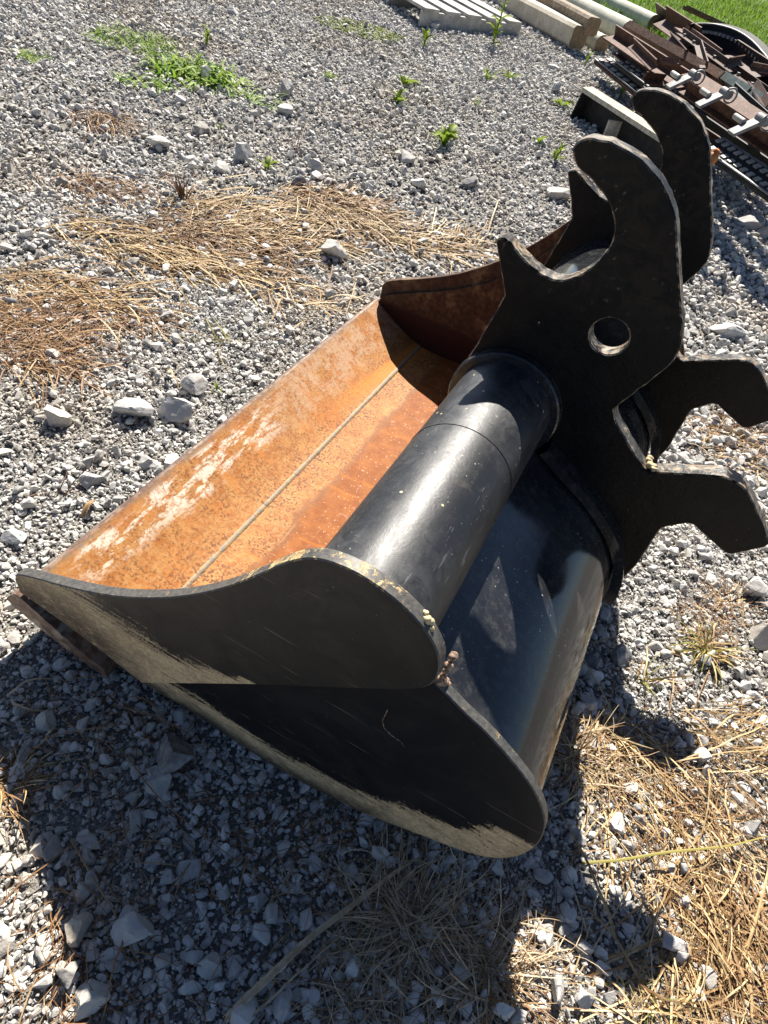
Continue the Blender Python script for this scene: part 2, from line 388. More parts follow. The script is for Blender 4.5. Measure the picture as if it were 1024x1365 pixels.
M['rusty'] = mat_simple('rusty_steel', (.040, .019, .013), (.105, .046, .027), 24, .75, .1, c3=(.20, .10, .06))
M['rusty_dark'] = mat_simple('dark_rusty_steel', (.022, .012, .009), (.060, .028, .019), 24, .7, .1, c3=(.17, .08, .05))
M['rusty_pink'] = mat_simple('light_rusty_steel', (.085, .043, .029), (.16, .088, .060), 22, .8, c3=(.30, .19, .13))
M['galv'] = mat_simple('galvanised_steel', (.12, .123, .125), (.22, .223, .225), 30, .6, .2, .15)
M['green_steel'] = mat_simple('grey_green_painted_steel', (.09, .115, .105), (.15, .18, .165), 18, .45, .1, .1)
M['black_steel'] = mat_simple('black_steel', (.007, .007, .007), (.020, .018, .016), 20, .65, 0, .2)
M['rubber'] = mat_simple('black_rubber', (.010, .010, .010), (.025, .025, .025), 40, .75, 0, .2)
M['cleat'] = mat_simple('worn_bare_cleats', (.26, .245, .215), (.44, .42, .38), 30, .6, .2)
M['mossy_edge'] = mat_simple('weathered_flange', (.30, .28, .23), (.50, .47, .40), 26, .85, c3=(.14, .13, .10))

# ------------------------------------------------------------------ ground sheet, lawn, far road
def grid_sheet(name, xs, ys, mat, dz=0.0, kind='structure'):
    mb = MB(); vs = [(x_, y_, gh(x_, y_) + dz) for y_ in ys for x_ in xs]; nx = len(xs)
    fs = [(j * nx + i, j * nx + i + 1, (j + 1) * nx + i + 1, (j + 1) * nx + i) for j in range(len(ys) - 1) for i in range(nx - 1)]
    mb.add(vs, fs, 0, .5); o = mb.build(name, mat, smooth=180); o['kind'] = kind; return o
def axis(fine0, fine1, step, far):
    a = []; v = fine0
    while v <= fine1 + 1e-6: a.append(v); v += step
    g = step; lo = [fine0]; hi = [fine1]
    while hi[-1] < far: g *= 1.6; hi.append(hi[-1] + g)
    g = step
    while lo[-1] > -far: g *= 1.6; lo.append(lo[-1] - g)
    return lo[:0:-1] + a + hi[1:]
grid_sheet('gravel_ground', axis(-6, 3, .06, 600), axis(-1.5, 9, .06, 600), M['dust'])

# ------------------------------------------------------------------ gravel (one object, instanced by geometry nodes)
def hull_mesh(name, npts, sq, mat, seed, bev=0.0):
    rr = random.Random(seed); bm = bmesh.new()
    for i in range(npts):
        p = Vector((rr.gauss(0, 1), rr.gauss(0, 1), rr.gauss(0, 1))).normalized() * rr.uniform(.78, 1.0)
        bm.verts.new((p.x * sq[0] * .5, p.y * sq[1] * .5, p.z * sq[2] * .5))
    r = bmesh.ops.convex_hull(bm, input=bm.verts)
    bmesh.ops.delete(bm, geom=[g for g in r['geom_interior'] if isinstance(g, bmesh.types.BMVert)], context='VERTS')
    if bev:
        bmesh.ops.dissolve_limit(bm, angle_limit=math.radians(16), verts=bm.verts, edges=bm.edges)
        bmesh.ops.bevel(bm, geom=bm.edges[:], offset=bev, segments=1, affect='EDGES', clamp_overlap=True)
        bmesh.ops.triangulate(bm, faces=bm.faces)
    me = bpy.data.meshes.new(name); bm.to_mesh(me); bm.free(); me.materials.append(mat); return me

def instancer(name, pts, meshes, kind='stuff', label=None):
    """pts: (loc, euler, scale3, index): one object whose geometry nodes put a small mesh on every point"""
    src = bpy.data.collections.new(name + '_source')
    for i, me in enumerate(meshes):
        o = bpy.data.objects.new('%s_piece_%02d' % (name, i), me); src.objects.link(o)
    me = bpy.data.meshes.new(name); me.from_pydata([p[0] for p in pts], [], [])
    a = me.attributes.new('rot', 'FLOAT_VECTOR', 'POINT'); a.data.foreach_set('vector', [c for p in pts for c in p[1]])
    a = me.attributes.new('scl', 'FLOAT_VECTOR', 'POINT'); a.data.foreach_set('vector', [c for p in pts for c in p[2]])
    a = me.attributes.new('idx', 'INT', 'POINT'); a.data.foreach_set('value', [p[3] for p in pts])
    o = bpy.data.objects.new(name, me); COL.objects.link(o); o['kind'] = kind
    ng = bpy.data.node_groups.new(name + '_nodes', 'GeometryNodeTree')
    ng.interface.new_socket('Geometry', in_out='INPUT', socket_type='NodeSocketGeometry')
    ng.interface.new_socket('Geometry', in_out='OUTPUT', socket_type='NodeSocketGeometry')
    N = ng.nodes; L = ng.links
    gi = N.new('NodeGroupInput'); go = N.new('NodeGroupOutput'); ip = N.new('GeometryNodeInstanceOnPoints')
    ci = N.new('GeometryNodeCollectionInfo'); ci.inputs['Collection'].default_value = src
    ci.inputs['Separate Children'].default_value = True; ci.inputs['Reset Children'].default_value = True
    def at(nm, ty):
        n_ = N.new('GeometryNodeInputNamedAttribute'); n_.data_type = ty; n_.inputs['Name'].default_value = nm
        return [s_ for s_ in n_.outputs if s_.enabled and s_.name == 'Attribute'][0]
    L.new(gi.outputs[0], ip.inputs['Points']); L.new(ci.outputs[0], ip.inputs['Instance'])
    ip.inputs['Pick Instance'].default_value = True
    L.new(at('idx', 'INT'), ip.inputs['Instance Index'])
    e2r = N.new('FunctionNodeEulerToRotation'); L.new(at('rot', 'FLOAT_VECTOR'), e2r.inputs[0]); L.new(e2r.outputs[0], ip.inputs['Rotation'])
    L.new(at('scl', 'FLOAT_VECTOR'), ip.inputs['Scale']); L.new(ip.outputs[0], go.inputs[0])
    md = o.modifiers.new('instances', 'NODES'); md.node_group = ng
    return o

gm = [hull_mesh('gravel_piece', 9 + (i * 5) % 7, (1.15, .9 + .05 * (i % 4), .62 + .05 * (i % 5)), M['gravel'], 100 + i, .05) for i in range(14)]
Mw = cam.matrix_world.inverted()
def in_view(P, mx=.18):
    q = Mw @ Vector(P); zc = -q.z
    if zc < .15: return None
    a = q.x / zc * 860 / 512; b = q.y / zc * 860 / 682.5
    return zc if (abs(a) < 1 + mx and abs(b) < 1 + mx) else None
def lawn_side(x_, y_):               # > 0 on the lawn beyond the yard
    A = Vector((-4.1796, 8.0745, 0.3319)); B = Vector((0.4889, 8.2484, 0.3087)); d_ = B - A
    return (d_.x * (y_ - A.y) - d_.y * (x_ - A.x)) / math.hypot(d_.x, d_.y)
pts = []
def scatter(n, x0, x1, y0, y1, sz, pz, cond=None, flat=1.0):
    for _ in range(n):
        x_ = U(x0, x1); y_ = U(y0, y1)
        if lawn_side(x_, y_) > .25: continue
        zc = in_view((x_, y_, gh(x_, y_)), .75)
        if zc is None: continue
        s_ = sz(x_, y_, zc)
        if cond and not cond(x_, y_, zc): continue
        pts.append(((x_, y_, gh(x_, y_) + s_ * U(*pz)), (random.gauss(0, .55), random.gauss(0, .55), U(0, 6.3)), (s_ * U(.8, 1.25), s_ * U(.75, 1.1), s_ * U(.7, 1.1) * flat), random.randrange(14)))
def size_main(x_, y_, zc):
    s_ = .0132 * math.exp(random.gauss(0, .45))
    if zc > 1.9: s_ *= min(1.22, 1 + (zc - 1.9) * .18)
    if x_ > .15 and y_ > 1.9: s_ *= 1.45
    return min(s_, .055)
scatter(168000, -3.8, 3.2, -.45, 2.4, size_main, (.05, .42))
scatter(284000, -7.5, 3.5, 2.4, 8.2, size_main, (.05, .45))
scatter(116000, -1.6, 2.0, -.3, 2.2, lambda a, b, c: .0062 * math.exp(random.gauss(0, .35)), (.1, 1.1))
scatter(1950, -4.5, 3.2, -.3, 6.0, lambda a, b, c: .032 * math.exp(random.gauss(0, .22)), (.12, .35))
g_o = instancer('gravel', pts, gm)

# ------------------------------------------------------------------ the bucket
def chaikin(P, it=2, keep=55, closed=True):
    for _ in range(it):
        n = len(P); Q = []
        for i in range(n):
            a = Vector(P[i - 1]); b = Vector(P[i]); c = Vector(P[(i + 1) % n])
            d1 = b - a; d2 = c - b
            ang = math.degrees(d1.angle(d2)) if d1.length > 1e-6 and d2.length > 1e-6 else 0
            if ang > keep: Q.append(tuple(b))
            else: Q += [tuple(b.lerp(a, .25)), tuple(b.lerp(c, .25))]
        P = Q
    return P
def area2(P): return sum(P[i - 1][0] * P[i][1] - P[i][0] * P[i - 1][1] for i in range(len(P)))
def densify(P, res):
    Q = []
    for i in range(len(P)):
        a = Vector(P[i]); b = Vector(P[(i + 1) % len(P)]); k = max(1, int((b - a).length / res))
        Q += [tuple(a.lerp(b, j / k)) for j in range(k)]
    R_ = []                              # drop near-duplicates
    for p in Q:
        if not R_ or (Vector(p) - Vector(R_[-1])).length > res * .25: R_.append(p)
    if (Vector(R_[0]) - Vector(R_[-1])).length < res * .25: R_.pop()
    return R_
def inset(P, c):
    n = len(P); out = []
    for i in range(n):
        a = Vector(P[i - 1]); b = Vector(P[i]); d_ = Vector(P[(i + 1) % n])
        n1 = Vector((-(b - a).y, (b - a).x)).normalized(); n2 = Vector((-(d_ - b).y, (d_ - b).x)).normalized()
        m = (n1 + n2); m = m.normalized() if m.length > 1e-6 else n1
        out.append(tuple(b + m * (c / max(.45, m.dot(n1)))))
    return out
def inside(p, P):
    r_ = False; n = len(P)
    for i in range(n):
        a = P[i - 1]; b = P[i]
        if (a[1] > p[1]) != (b[1] > p[1]) and p[0] < (b[0] - a[0]) * (p[1] - a[1]) / (b[1] - a[1]) + a[0]: r_ = not r_
    return r_
def seg_dist(p, L):
    best = 9.
    for i in range(len(L) - 1):
        ax, ay = L[i]; bx, by = L[i + 1]; dx, dy = bx - ax, by - ay
        k = max(0, min(1, ((p[0] - ax) * dx + (p[1] - ay) * dy) / (dx * dx + dy * dy + 1e-12)))
        best = min(best, math.hypot(p[0] - ax - k * dx, p[1] - ay - k * dy))
    return best
def plate(name, outline, y0, y1, mats, parent, holes=(), res=.012, c=.002, wear=None, rough=0.0, matfn=None):
    if area2(outline) < 0: outline = outline[::-1]
    loops = [densify(outline, res)] + [densify(h_ if area2(h_) < 0 else h_[::-1], res * .6) for h_ in holes]
    if rough: loops[0] = [(p[0] + rough * noise.noise((p[0] * 90, p[1] * 90, y0 * 7)) + rough * .6 * noise.noise((p[0] * 240, p[1] * 240, y0)), p[1] + rough * noise.noise((p[0] * 90 + 9, p[1] * 90, y0 * 7))) for p in loops[0]]
    ins = [inset(L_, c) for L_ in loops]
    flat = []; edges = []
    for L_ in ins:
        b = len(flat); flat += L_; edges += [(b + i, b + (i + 1) % len(L_)) for i in range(len(L_))]
    nb = len(flat)
    xs = [p[0] for p in flat]; zs = [p[1] for p in flat]
    g = res * 1.25; z_ = min(zs) + g * .5; row = 0
    while z_ < max(zs):
        x_ = min(xs) + g * (.25 + .5 * (row % 2))
        while x_ < max(xs):
            p = (x_, z_)
            if inside(p, ins[0]) and not any(inside(p, h_) for h_ in ins[1:]): 
                if all(seg_dist(p, L_ + L_[:1]) > g * .45 for L_ in ins): flat.append(p)
            x_ += g
        z_ += g * .9; row += 1
    vs2, es2, fs2, ov, oe, of = geometry.delaunay_2d_cdt([Vector(p) for p in flat], edges, [], 0, 1e-6)
    mb = MB(); wv = []; ev = []; dv = []
    def wfun(p):
        return wear(p) if wear else (0., 0.)
    tris = []
    for f_ in fs2:
        cx = sum(vs2[i].x for i in f_) / 3; cz = sum(vs2[i].y for i in f_) / 3
        if inside((cx, cz), ins[0]) and not any(inside((cx, cz), h_) for h_ in ins[1:]): tris.append(tuple(f_))
    P2 = [(v_.x, v_.y) for v_ in vs2]
    A = [(p[0], y0, p[1]) for p in P2]; B = [(p[0], y1, p[1]) for p in P2]
    nA = len(A)
    mb.add(A, [t_ for t_ in tris], 0, .5); mb.add(B, [t_[::-1] for t_ in tris], 1 if len(mats) > 1 else 0, .5)
    for p in P2 + P2:
        w0, d0_ = wfun(p); wv.append(w0); dv.append(d0_); ev.append(0.)
    # side walls with a small chamfer
    idx = {}
    for k_, v_ in enumerate(P2): idx[(round(v_[0], 6), round(v_[1], 6))] = k_
    for L_, I_ in zip(loops, ins):
        n = len(L_)
        rings = [[(p[0], y0, p[1]) for p in I_], [(p[0], y0 + c, p[1]) for p in L_], [(p[0], y1 - c, p[1]) for p in L_], [(p[0], y1, p[1]) for p in I_]]
        vs_ = [p for r_ in rings for p in r_]
        fs_ = [(k * n + i, (k + 1) * n + i, (k + 1) * n + (i + 1) % n, k * n + (i + 1) % n) for k in range(3) for i in range(n)]
        mb.add(vs_, fs_, 0, .5)
        for r_ in rings:
            for p in r_: wv.append(0.); dv.append(0.); ev.append(1.)
    mb.a = {'wear': wv, 'edge': ev, 'dirt': dv, 'panel': [1.0 if (name == 'side_sheet') else 0.0] * len(wv)}
    o = mb.build(name, mats, parent)
    bm = bmesh.new(); bm.from_mesh(o.data); bmesh.ops.recalc_face_normals(bm, faces=bm.faces); bm.to_mesh(o.data); bm.free()
    o.data.polygons.foreach_set('use_smooth', [True] * len(o.data.polygons)); o.data.set_sharp_from_angle(angle=math.radians(28))
    return o

bucket = thing('excavator_bucket', 'black excavator grading bucket with rusty orange inside and two upright hook ears, resting on gravel', 'bucket', (-.25, 1.2, gh(-.25, 1.2)))
YN, YF = .442, 2.035          # outer faces of near and far cheek
cheek_top = [(-.797, .138), (-.80, .160), (-.79, .182), (-.743, .206), (-.659, .243), (-.58, .284), (-.52, .321), (-.436, .385), (-.371, .446), (-.318, .505), (-.272, .566), (-.229, .627), (-.202, .655), (-.176, .668), (-.137, .673), (-.098, .666), (-.065, .653), (-.041, .637), (-.021, .615), (-.010, .592), (-.005, .563), (-.009, .536), (-.023, .513), (-.058, .477), (-.138, .401), (-.232, .315), (-.355, .194), (-.508, .043), (-.56, .060), (-.613, .077), (-.677, .095), (-.757, .110), (-.80, .116)]
cheek = chaikin(cheek_top, 2, 60)
band_c = [(-.80, .112), (-.677, .100), (-.56, .072), (-.508, .043), (-.40, .15), (-.30, .25)]
def wear_cheek(p):
    # cream primer laid bare along the lower front, brown bare steel at the very tip
    d_ = seg_dist(p, [(-.80, .116), (-.677, .095), (-.508, .043), (-.37, .180), (-.26, .285)])
    wid = 0.012
    for (xa, wa), (xb, wb) in (((-.81, .10), (-.62, .16)), ((-.62, .16), (-.54, .15)), ((-.54, .15), (-.44, .075)), ((-.44, .075), (-.32, .022)), ((-.32, .022), (-.2, .0))):
        if xa <= p[0] <= xb: wid = wa + (wb - wa) * (p[0] - xa) / (xb - xa)
    b = max(0, min(1, 1.75 - d_ / (wid + 1e-4))) * .64
    return (b, max(0, min(1, (-.47 - p[0]) / .12)) * max(0, min(1, 1.5 - d_ / (wid * .62))))
near_cheek = plate('cheek_plate', cheek, YN, YN + .022, [M['worn_plate']], bucket, res=.011, wear=wear_cheek)
sheet = [(-.798, .100), (-.757, .075), (-.70, .030), (-.64, .0), (-.519, -.018), (-.446, -.013), (-.376, -.016), (-.27, -.030), (-.18, -.032), (-.109, -.021), (-.028, -.004), (.082, .050), (.154, .083), (.199, .116), (.228, .168), (.237, .218), (.237, .269), (.224, .327), (.199, .371), (.169, .406), (.121, .443), (.080, .469), (.049, .482), (.012, .504), (-.009, .515), (-.014, .56), (-.035, .605), (-.075, .628), (-.14, .635), (-.19, .615), (-.235, .555), (-.285, .487), (-.33, .425), (-.40, .352), (-.47, .298), (-.55, .252), (-.62, .215), (-.72, .170), (-.785, .135)]
sheet_s = chaikin(sheet, 2, 60)
bot_line = [(-.64, .0), (-.519, -.018), (-.376, -.016), (-.27, -.030), (-.18, -.032), (-.109, -.021), (-.028, -.004), (.082, .050), (.154, .083), (.199, .116), (.228, .168)]
def wear_sheet(p):
    d_ = seg_dist(p, bot_line)
    b = max(0, min(1, 1.45 - abs(d_ - .044) / .050)) * .62
    if p[0] > -.06: b = max(b, max(0, min(1, 1.5 - d_ / (.058 + .02 * max(0, min(1, (p[0]) / .1))))) * .62)
    k = max(0, min(1, (.06 - p[0]) / .08))
    return (b, max(0, min(1, 1.6 - d_ / .030)) * k + (1 - k) * max(0, 1 - d_ / .012) * .4)
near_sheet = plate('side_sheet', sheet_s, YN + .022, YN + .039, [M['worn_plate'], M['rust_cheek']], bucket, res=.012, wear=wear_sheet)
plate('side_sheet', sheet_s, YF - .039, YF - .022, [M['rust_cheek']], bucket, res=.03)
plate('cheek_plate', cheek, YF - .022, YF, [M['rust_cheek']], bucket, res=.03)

# wrapper: floor, heel and back in one bent sheet
path = [(-.605, .000), (-.52, -.005), (-.45, -.001), (-.376, .002), (-.27, -.013), (-.18, -.015), (-.109, -.005), (-.03, .011), (.076, .066), (.145, .098), (.186, .128), (.211, .176), (.219, .22), (.219, .266), (.206, .32), (.183, .36), (.155, .393), (.110, .429), (.07, .454), (.04, .468), (.004, .488), (-.03, .508), (-.07, .530)]
def open_smooth(P, it=2):
    for _ in range(it):
        Q = [P[0]]
        for i in range(len(P) - 1):
            a = Vector(P[i]); b = Vector(P[i + 1]); Q += [tuple(a.lerp(b, .25)), tuple(a.lerp(b, .75))]
        Q.append(P[-1]); P = Q
    return P
path = open_smooth(path, 2)
def strip(pa, off0, off1, y0, y1, ny, mats, name, parent, smooth=30, wob=0.0):
    n = len(pa); nr = []
    for i in range(n):
        d_ = Vector(pa[min(i + 1, n - 1)]) - Vector(pa[max(i - 1, 0)]); nr.append(Vector((-d_.y, d_.x)).normalized())
    mb = MB(); vs_ = []
    for off in (off0, off1):
        for j in range(ny + 1):
            y_ = y0 + (y1 - y0) * j / ny
            for i in range(n):
                w_ = wob * noise.noise((pa[i][0] * 5, y_ * 3.2, pa[i][1] * 5))
                q = Vector(pa[i]) + nr[i] * (off + w_); vs_.append((q.x, y_, q.y))
    lay = (ny + 1) * n; fo = []; fi = []; fe = []
    for j in range(ny):
        for i in range(n - 1):
            a = j * n + i
            fo.append((a, a + 1, a + n + 1, a + n)); fi.append((lay + a, lay + a + n, lay + a + n + 1, lay + a + 1))
        for a, b in ((j * n, (j + 1) * n), ((j + 1) * n + n - 1, j * n + n - 1)): fe.append((a, b, lay + b, lay + a))
    for i in range(n - 1):
        fe.append((i + 1, i, lay + i, lay + i + 1)); k = ny * n + i; fe.append((k, k + 1, lay + k + 1, lay + k))
    mb.add(vs_, fo + fi + fe, 0, .5)
    mb.m = [0] * len(fo) + [1 if len(mats) > 1 else 0] * len(fi) + [0] * len(fe)
    o = mb.build(name, mats, parent)
    bm = bmesh.new(); bm.from_mesh(o.data); bmesh.ops.recalc_face_normals(bm, faces=bm.faces); bm.to_mesh(o.data); bm.free()
    o.data.polygons.foreach_set('use_smooth', [True] * len(o.data.polygons)); o.data.set_sharp_from_angle(angle=math.radians(smooth))
    return o
strip(path, 0.0, .010, YN + .036, YF - .036, 40, [M['black_gloss'], M['rust_floor']], 'shell_plate', bucket, wob=.003)
# cutting edge
def prism(name, prof, y0, y1, mats, parent, smooth=30, ny=1):
    mb = MB(); n = len(prof); vs_ = []
    for j in range(ny + 1):
        y_ = y0 + (y1 - y0) * j / ny
        vs_ += [(p[0], y_, p[1]) for p in prof]
    fs_ = [(j * n + i, j * n + (i + 1) % n, (j + 1) * n + (i + 1) % n, (j + 1) * n + i) for j in range(ny) for i in range(n)] + [tuple(range(n)), tuple(range(ny * n, ny * n + n))[::-1]]
    mb.add(vs_, fs_, 0, .5); o = mb.build(name, mats, parent)
    bm = bmesh.new(); bm.from_mesh(o.data); bmesh.ops.recalc_face_normals(bm, faces=bm.faces); bm.to_mesh(o.data); bm.free(); return o
prism('cutting_edge', [(-.845, .062), (-.838, .074), (-.812, .106), (-.802, .1085), (-.72, .060), (-.64, .018), (-.602, .0105), (-.602, -.020), (-.64, -.020), (-.704, -.004), (-.775, .022), (-.832, .048)], YN - .004, YF + .004, [M['edge_steel']], bucket)
# rust skin of the blade's upper face is the floor's: a thin liner sheet 2 mm proud
strip([(-.800, .1100), (-.72, .0625), (-.64, .0205), (-.600, .0125)], 0.0, .0018, YN + .040, YF - .040, 30, [M['rust_floor'], M['rust_floor']], 'blade_face', bucket)
def weld(name, pts_, r_, mat, parent, n=8, j=.25):
    P = [Vector(p) for p in pts_]; Q = []; rad = []
    for i in range(len(P) - 1):
        k = max(2, int((P[i + 1] - P[i]).length / .006))
        for q in range(k):
            Q.append(P[i].lerp(P[i + 1], q / k)); rad.append(r_ * (1 + j * noise.noise(Q[-1] * 90) + .10 * (len(Q) % 2)))
    Q.append(P[-1]); rad.append(r_)
    mb = MB(); mb.tube(Q, rad, n, 0, True, .5); return mb.build(name, mat, parent, smooth=60)
weld('weld_bead', [(-.604, YN + .04, .0050), (-.604, YF - .04, .0050)], .0108, M['weld'], bucket, j=.10)

# torque tube and collars
TC = Vector((-.1258, 0, .5645)); TR = .0918
mb = MB(); ny = 60; nt = 96; vs_ = []
for j in range(ny + 1):
    y_ = YN + .023 + (YF - YN - .046) * j / ny
    for k in range(nt):
        a = 2 * math.pi * k / nt; vs_.append((TC.x + TR * math.cos(a), y_, TC.z + TR * math.sin(a)))
mb.add(vs_, [(j * nt + k, (j + 1) * nt + k, (j + 1) * nt + (k + 1) % nt, j * nt + (k + 1) % nt) for j in range(ny) for k in range(nt)], 0, .5)
tube_o = mb.build('torque_tube', [M['black_dusty']], bucket, smooth=60)
bm = bmesh.new(); bm.from_mesh(tube_o.data); bmesh.ops.recalc_face_normals(bm, faces=bm.faces); bm.to_mesh(tube_o.data); bm.free()
tube_o.data.polygons.foreach_set('use_smooth', [True] * len(tube_o.data.polygons))
def collar(y0, y1, ro):
    mb = MB(); nt = 72; prof = [(TR - .001, y0), (TR + .0015, y0), (ro - .003, y0), (ro, y0 + .003), (ro, y1 - .003), (ro - .003, y1), (TR - .001, y1)]
    vs_ = [(TC.x + r_ * math.cos(2 * math.pi * k / nt), y_, TC.z + r_ * math.sin(2 * math.pi * k / nt)) for r_, y_ in prof for k in range(nt)]
    mb.add(vs_, [(j * nt + k, j * nt + (k + 1) % nt, (j + 1) * nt + (k + 1) % nt, (j + 1) * nt + k) for j in range(len(prof) - 1) for k in range(nt)], 0, .5)
    o = mb.build('tube_collar', [M['black_gloss']], tube_o)
    bm = bmesh.new(); bm.from_mesh(o.data); bmesh.ops.recalc_face_normals(bm, faces=bm.faces); bm.to_mesh(o.data); bm.free()
    o.data.polygons.foreach_set('use_smooth', [True] * len(o.data.polygons)); o.data.set_sharp_from_angle(angle=math.radians(40))
YE = 1.045; SP = .465; ET = .034
for e0 in (YE, YE + SP):
    collar(e0 - .022, e0 - .0005, .108) if e0 == YE else collar(e0 + ET + .0005, e0 + ET + .022, .108)
mb = MB(); nt = 80; BR = .143; BC = (-.052, .608)
ys_ = [YE + .235, YE + .24, YE + SP - .02, YE + SP + .001]
mb.add([(BC[0] + BR * math.cos(2 * math.pi * k / nt), y_, BC[1] + BR * math.sin(2 * math.pi * k / nt)) for y_ in ys_ for k in range(nt)], [(j * nt + k, (j + 1) * nt + k, (j + 1) * nt + (k + 1) % nt, j * nt + (k + 1) % nt) for j in range(3) for k in range(nt)] + [tuple(range(nt))], 0, .5)
cross_o = mb.build('ear_boss', [M['black_gloss']], bucket)
bm = bmesh.new(); bm.from_mesh(cross_o.data); bmesh.ops.recalc_face_normals(bm, faces=bm.faces); bm.to_mesh(cross_o.data); bm.free()
cross_o.data.polygons.foreach_set('use_smooth', [True] * len(cross_o.data.polygons)); cross_o.data.set_sharp_from_angle(angle=math.radians(40))
# scribed seam around the tube
mb = MB(); nt = 60
mb.tube([(TC.x + (TR + .0002) * math.cos(2 * math.pi * k / nt), .80, TC.z + (TR + .0002) * math.sin(2 * math.pi * k / nt)) for k in range(nt + 1)], .0008, 5, 0, False, .5)
mb.build('tube_seam', [M['black_steel']], tube_o)

# hook ears with foot pads on the back skin
ear_pts = [(-0.2353, 0.8345), (-0.2333, 0.8402), (-0.2237, 0.8449), (-0.2109, 0.8422), (-0.1953, 0.8320), (-0.1725, 0.8215), (-0.1531, 0.8136), (-0.1322, 0.8115), (-0.1161, 0.8136), (-0.1008, 0.8215), (-0.0889, 0.8336), (-0.077, 0.8498), (-0.0667, 0.8746), (-0.0638, 0.8963), (-0.0692, 0.9182), (-0.0798, 0.9337), (-0.0943, 0.9477), (-0.1144, 0.959), (-0.1335, 0.9683), (-0.1538, 0.9752), (-0.1633, 0.9828), (-0.1696, 0.9937), (-0.1661, 1.0043), (-0.1551, 1.0129), (-0.1371, 1.0165), (-0.1241, 1.0175), (-0.0996, 1.0160), (-0.0672, 1.0085), (-0.0333, 0.9921), (-0.0075, 0.9702), (0.0099, 0.9485), (0.0254, 0.9212), (0.0458, 0.8864), (0.0704, 0.8454), (0.0931, 0.8082), (0.1024, 0.7801), (0.1024, 0.7629), (0.0963, 0.7383), (0.0854, 0.7121), (0.0715, 0.6796), (0.0598, 0.6504), (0.0565, 0.6404), (0.0643, 0.6264), (0.0962, 0.5983), (0.1283, 0.5736), (0.1549, 0.5538), (0.166, 0.5524), (0.2023, 0.5721), (0.2383, 0.5907), (0.268, 0.6050), (0.2891, 0.6075), (0.3104, 0.6028), (0.331, 0.5892), (0.3564, 0.5674), (0.3988, 0.5261), (0.4055, 0.5170), (0.4041, 0.5057), (0.3700, 0.4620), (0.3600, 0.4585), (0.3524, 0.4608), (0.2844, 0.4866), (0.2723, 0.484), (0.2456, 0.4566), (0.2402, 0.4454), (0.2423, 0.3959), (0.2450, 0.3371), (0.2400, 0.2924), (0.2330, 0.264),
           (0.2230, 0.262), (0.2150, 0.300), (0.195, 0.352), (0.160, 0.400), (0.110, 0.440), (0.050, 0.474), (-0.02, 0.515), (-0.07, 0.540), (-0.19, 0.560), (-0.225, 0.600), (-0.2130, 0.645), (-0.2036, 0.6984), (-0.197, 0.7283), (-0.1933, 0.7565), (-0.2034, 0.778), (-0.2172, 0.8024)]
hole_c = (-.006, .759); hole = [(hole_c[0] + .0315 * math.cos(a * math.pi / 18), hole_c[1] + .0315 * math.sin(a * math.pi / 18)) for a in range(36)]
ear_s = chaikin(ear_pts, 2, 30)
pad_path = [(.222, .236), (.222, .266), (.209, .321), (.186, .362), (.157, .396), (.111, .433), (.071, .458), (.041, .472), (.005, .492), (-.025, .510)]
pad_path = open_smooth(pad_path, 2)
for e0 in (YE, YE + SP):
    ear_o = plate('hook_ear', ear_s, e0, e0 + ET, [M['hook']], bucket, holes=[hole], res=.010, c=.0025, rough=.0012)
    strip(pad_path, -.0015, -.022, e0 - .034, e0 + ET + .034, 4, [M['black_gloss']], 'ear_pad', ear_o)
weld('weld_bead', [(TC.x + .105 * math.cos(a), YE - .002, TC.z + .105 * math.sin(a)) for a in [math.radians(d_) for d_ in range(-60, 190, 8)]], .004, M['black_steel'], bucket)
mb = MB(); mb.tube([(-0.0495, 0.4635, 0.3917), (-0.0508, 0.4635, 0.3562), (-0.0445, 0.4635, 0.3381), (-0.0298, 0.4635, 0.3292), (-0.0123, 0.4635, 0.3260), (-0.0049, 0.4635, 0.3160)], [.0006, .0012, .0009, .0011, .0007, .0005], 6); mb.build('rust_run', M['slag'], near_sheet, smooth=60)
# broken weld, mud and clay lumps that stick to the bucket
def lumps(name, mat, spots, parent):
    mb = MB()
    for (cx, cy, cz, r_) in spots:
        rr = random.Random(int(cx * 1e4 + cz * 1e5)); bm = bmesh.new(); bmesh.ops.create_icosphere(bm, subdivisions=2, radius=r_)
        for v_ in bm.verts: v_.co *= 1 + .45 * noise.noise(v_.co * (1.2 / r_) + Vector((cx * 50, cy * 50, cz * 50)))
        bm.verts.ensure_lookup_table(); bm.faces.ensure_lookup_table()
        mb.add([v_.co + Vector((cx, cy, cz)) for v_ in bm.verts], [[v_.index for v_ in f_.verts] for f_ in bm.faces], 0, .5); bm.free()
    return mb.build(name, mat, parent, smooth=180)
lumps('weld_slag', M['slag'], [(.000, YN + .030, .575 - .012 * i, .004 + .003 * R()) for i in range(6)] + [(.004, YN + .034, .508, .007), (.008, YN + .036, .500, .0065), (.001, YN + .032, .516, .005)], bucket)
lumps('dried_mud', M['mud'], [(-.046, YN + .012, .640, .0055), (-.041, YN + .015, .636, .0045), (-.037, YN + .010, .631, .004), (-.051, YN + .017, .643, .004)], near_cheek)
lumps('dried_mud', M['mud'], [(.163 + U(-.006, .008), YE + U(.004, .034), .556 + U(-.002, .004), U(.004, .008)) for _ in range(7)], bucket)
lumps('clay_lump', M['clay'], [(.020 + U(-.003, .004) - (1 - k / 6) * .026, YE + SP + U(.028, .042), .92 + .008 * (k - 3), .011 + .004 * math.sin(k * .6)) for k in range(7)], bucket)

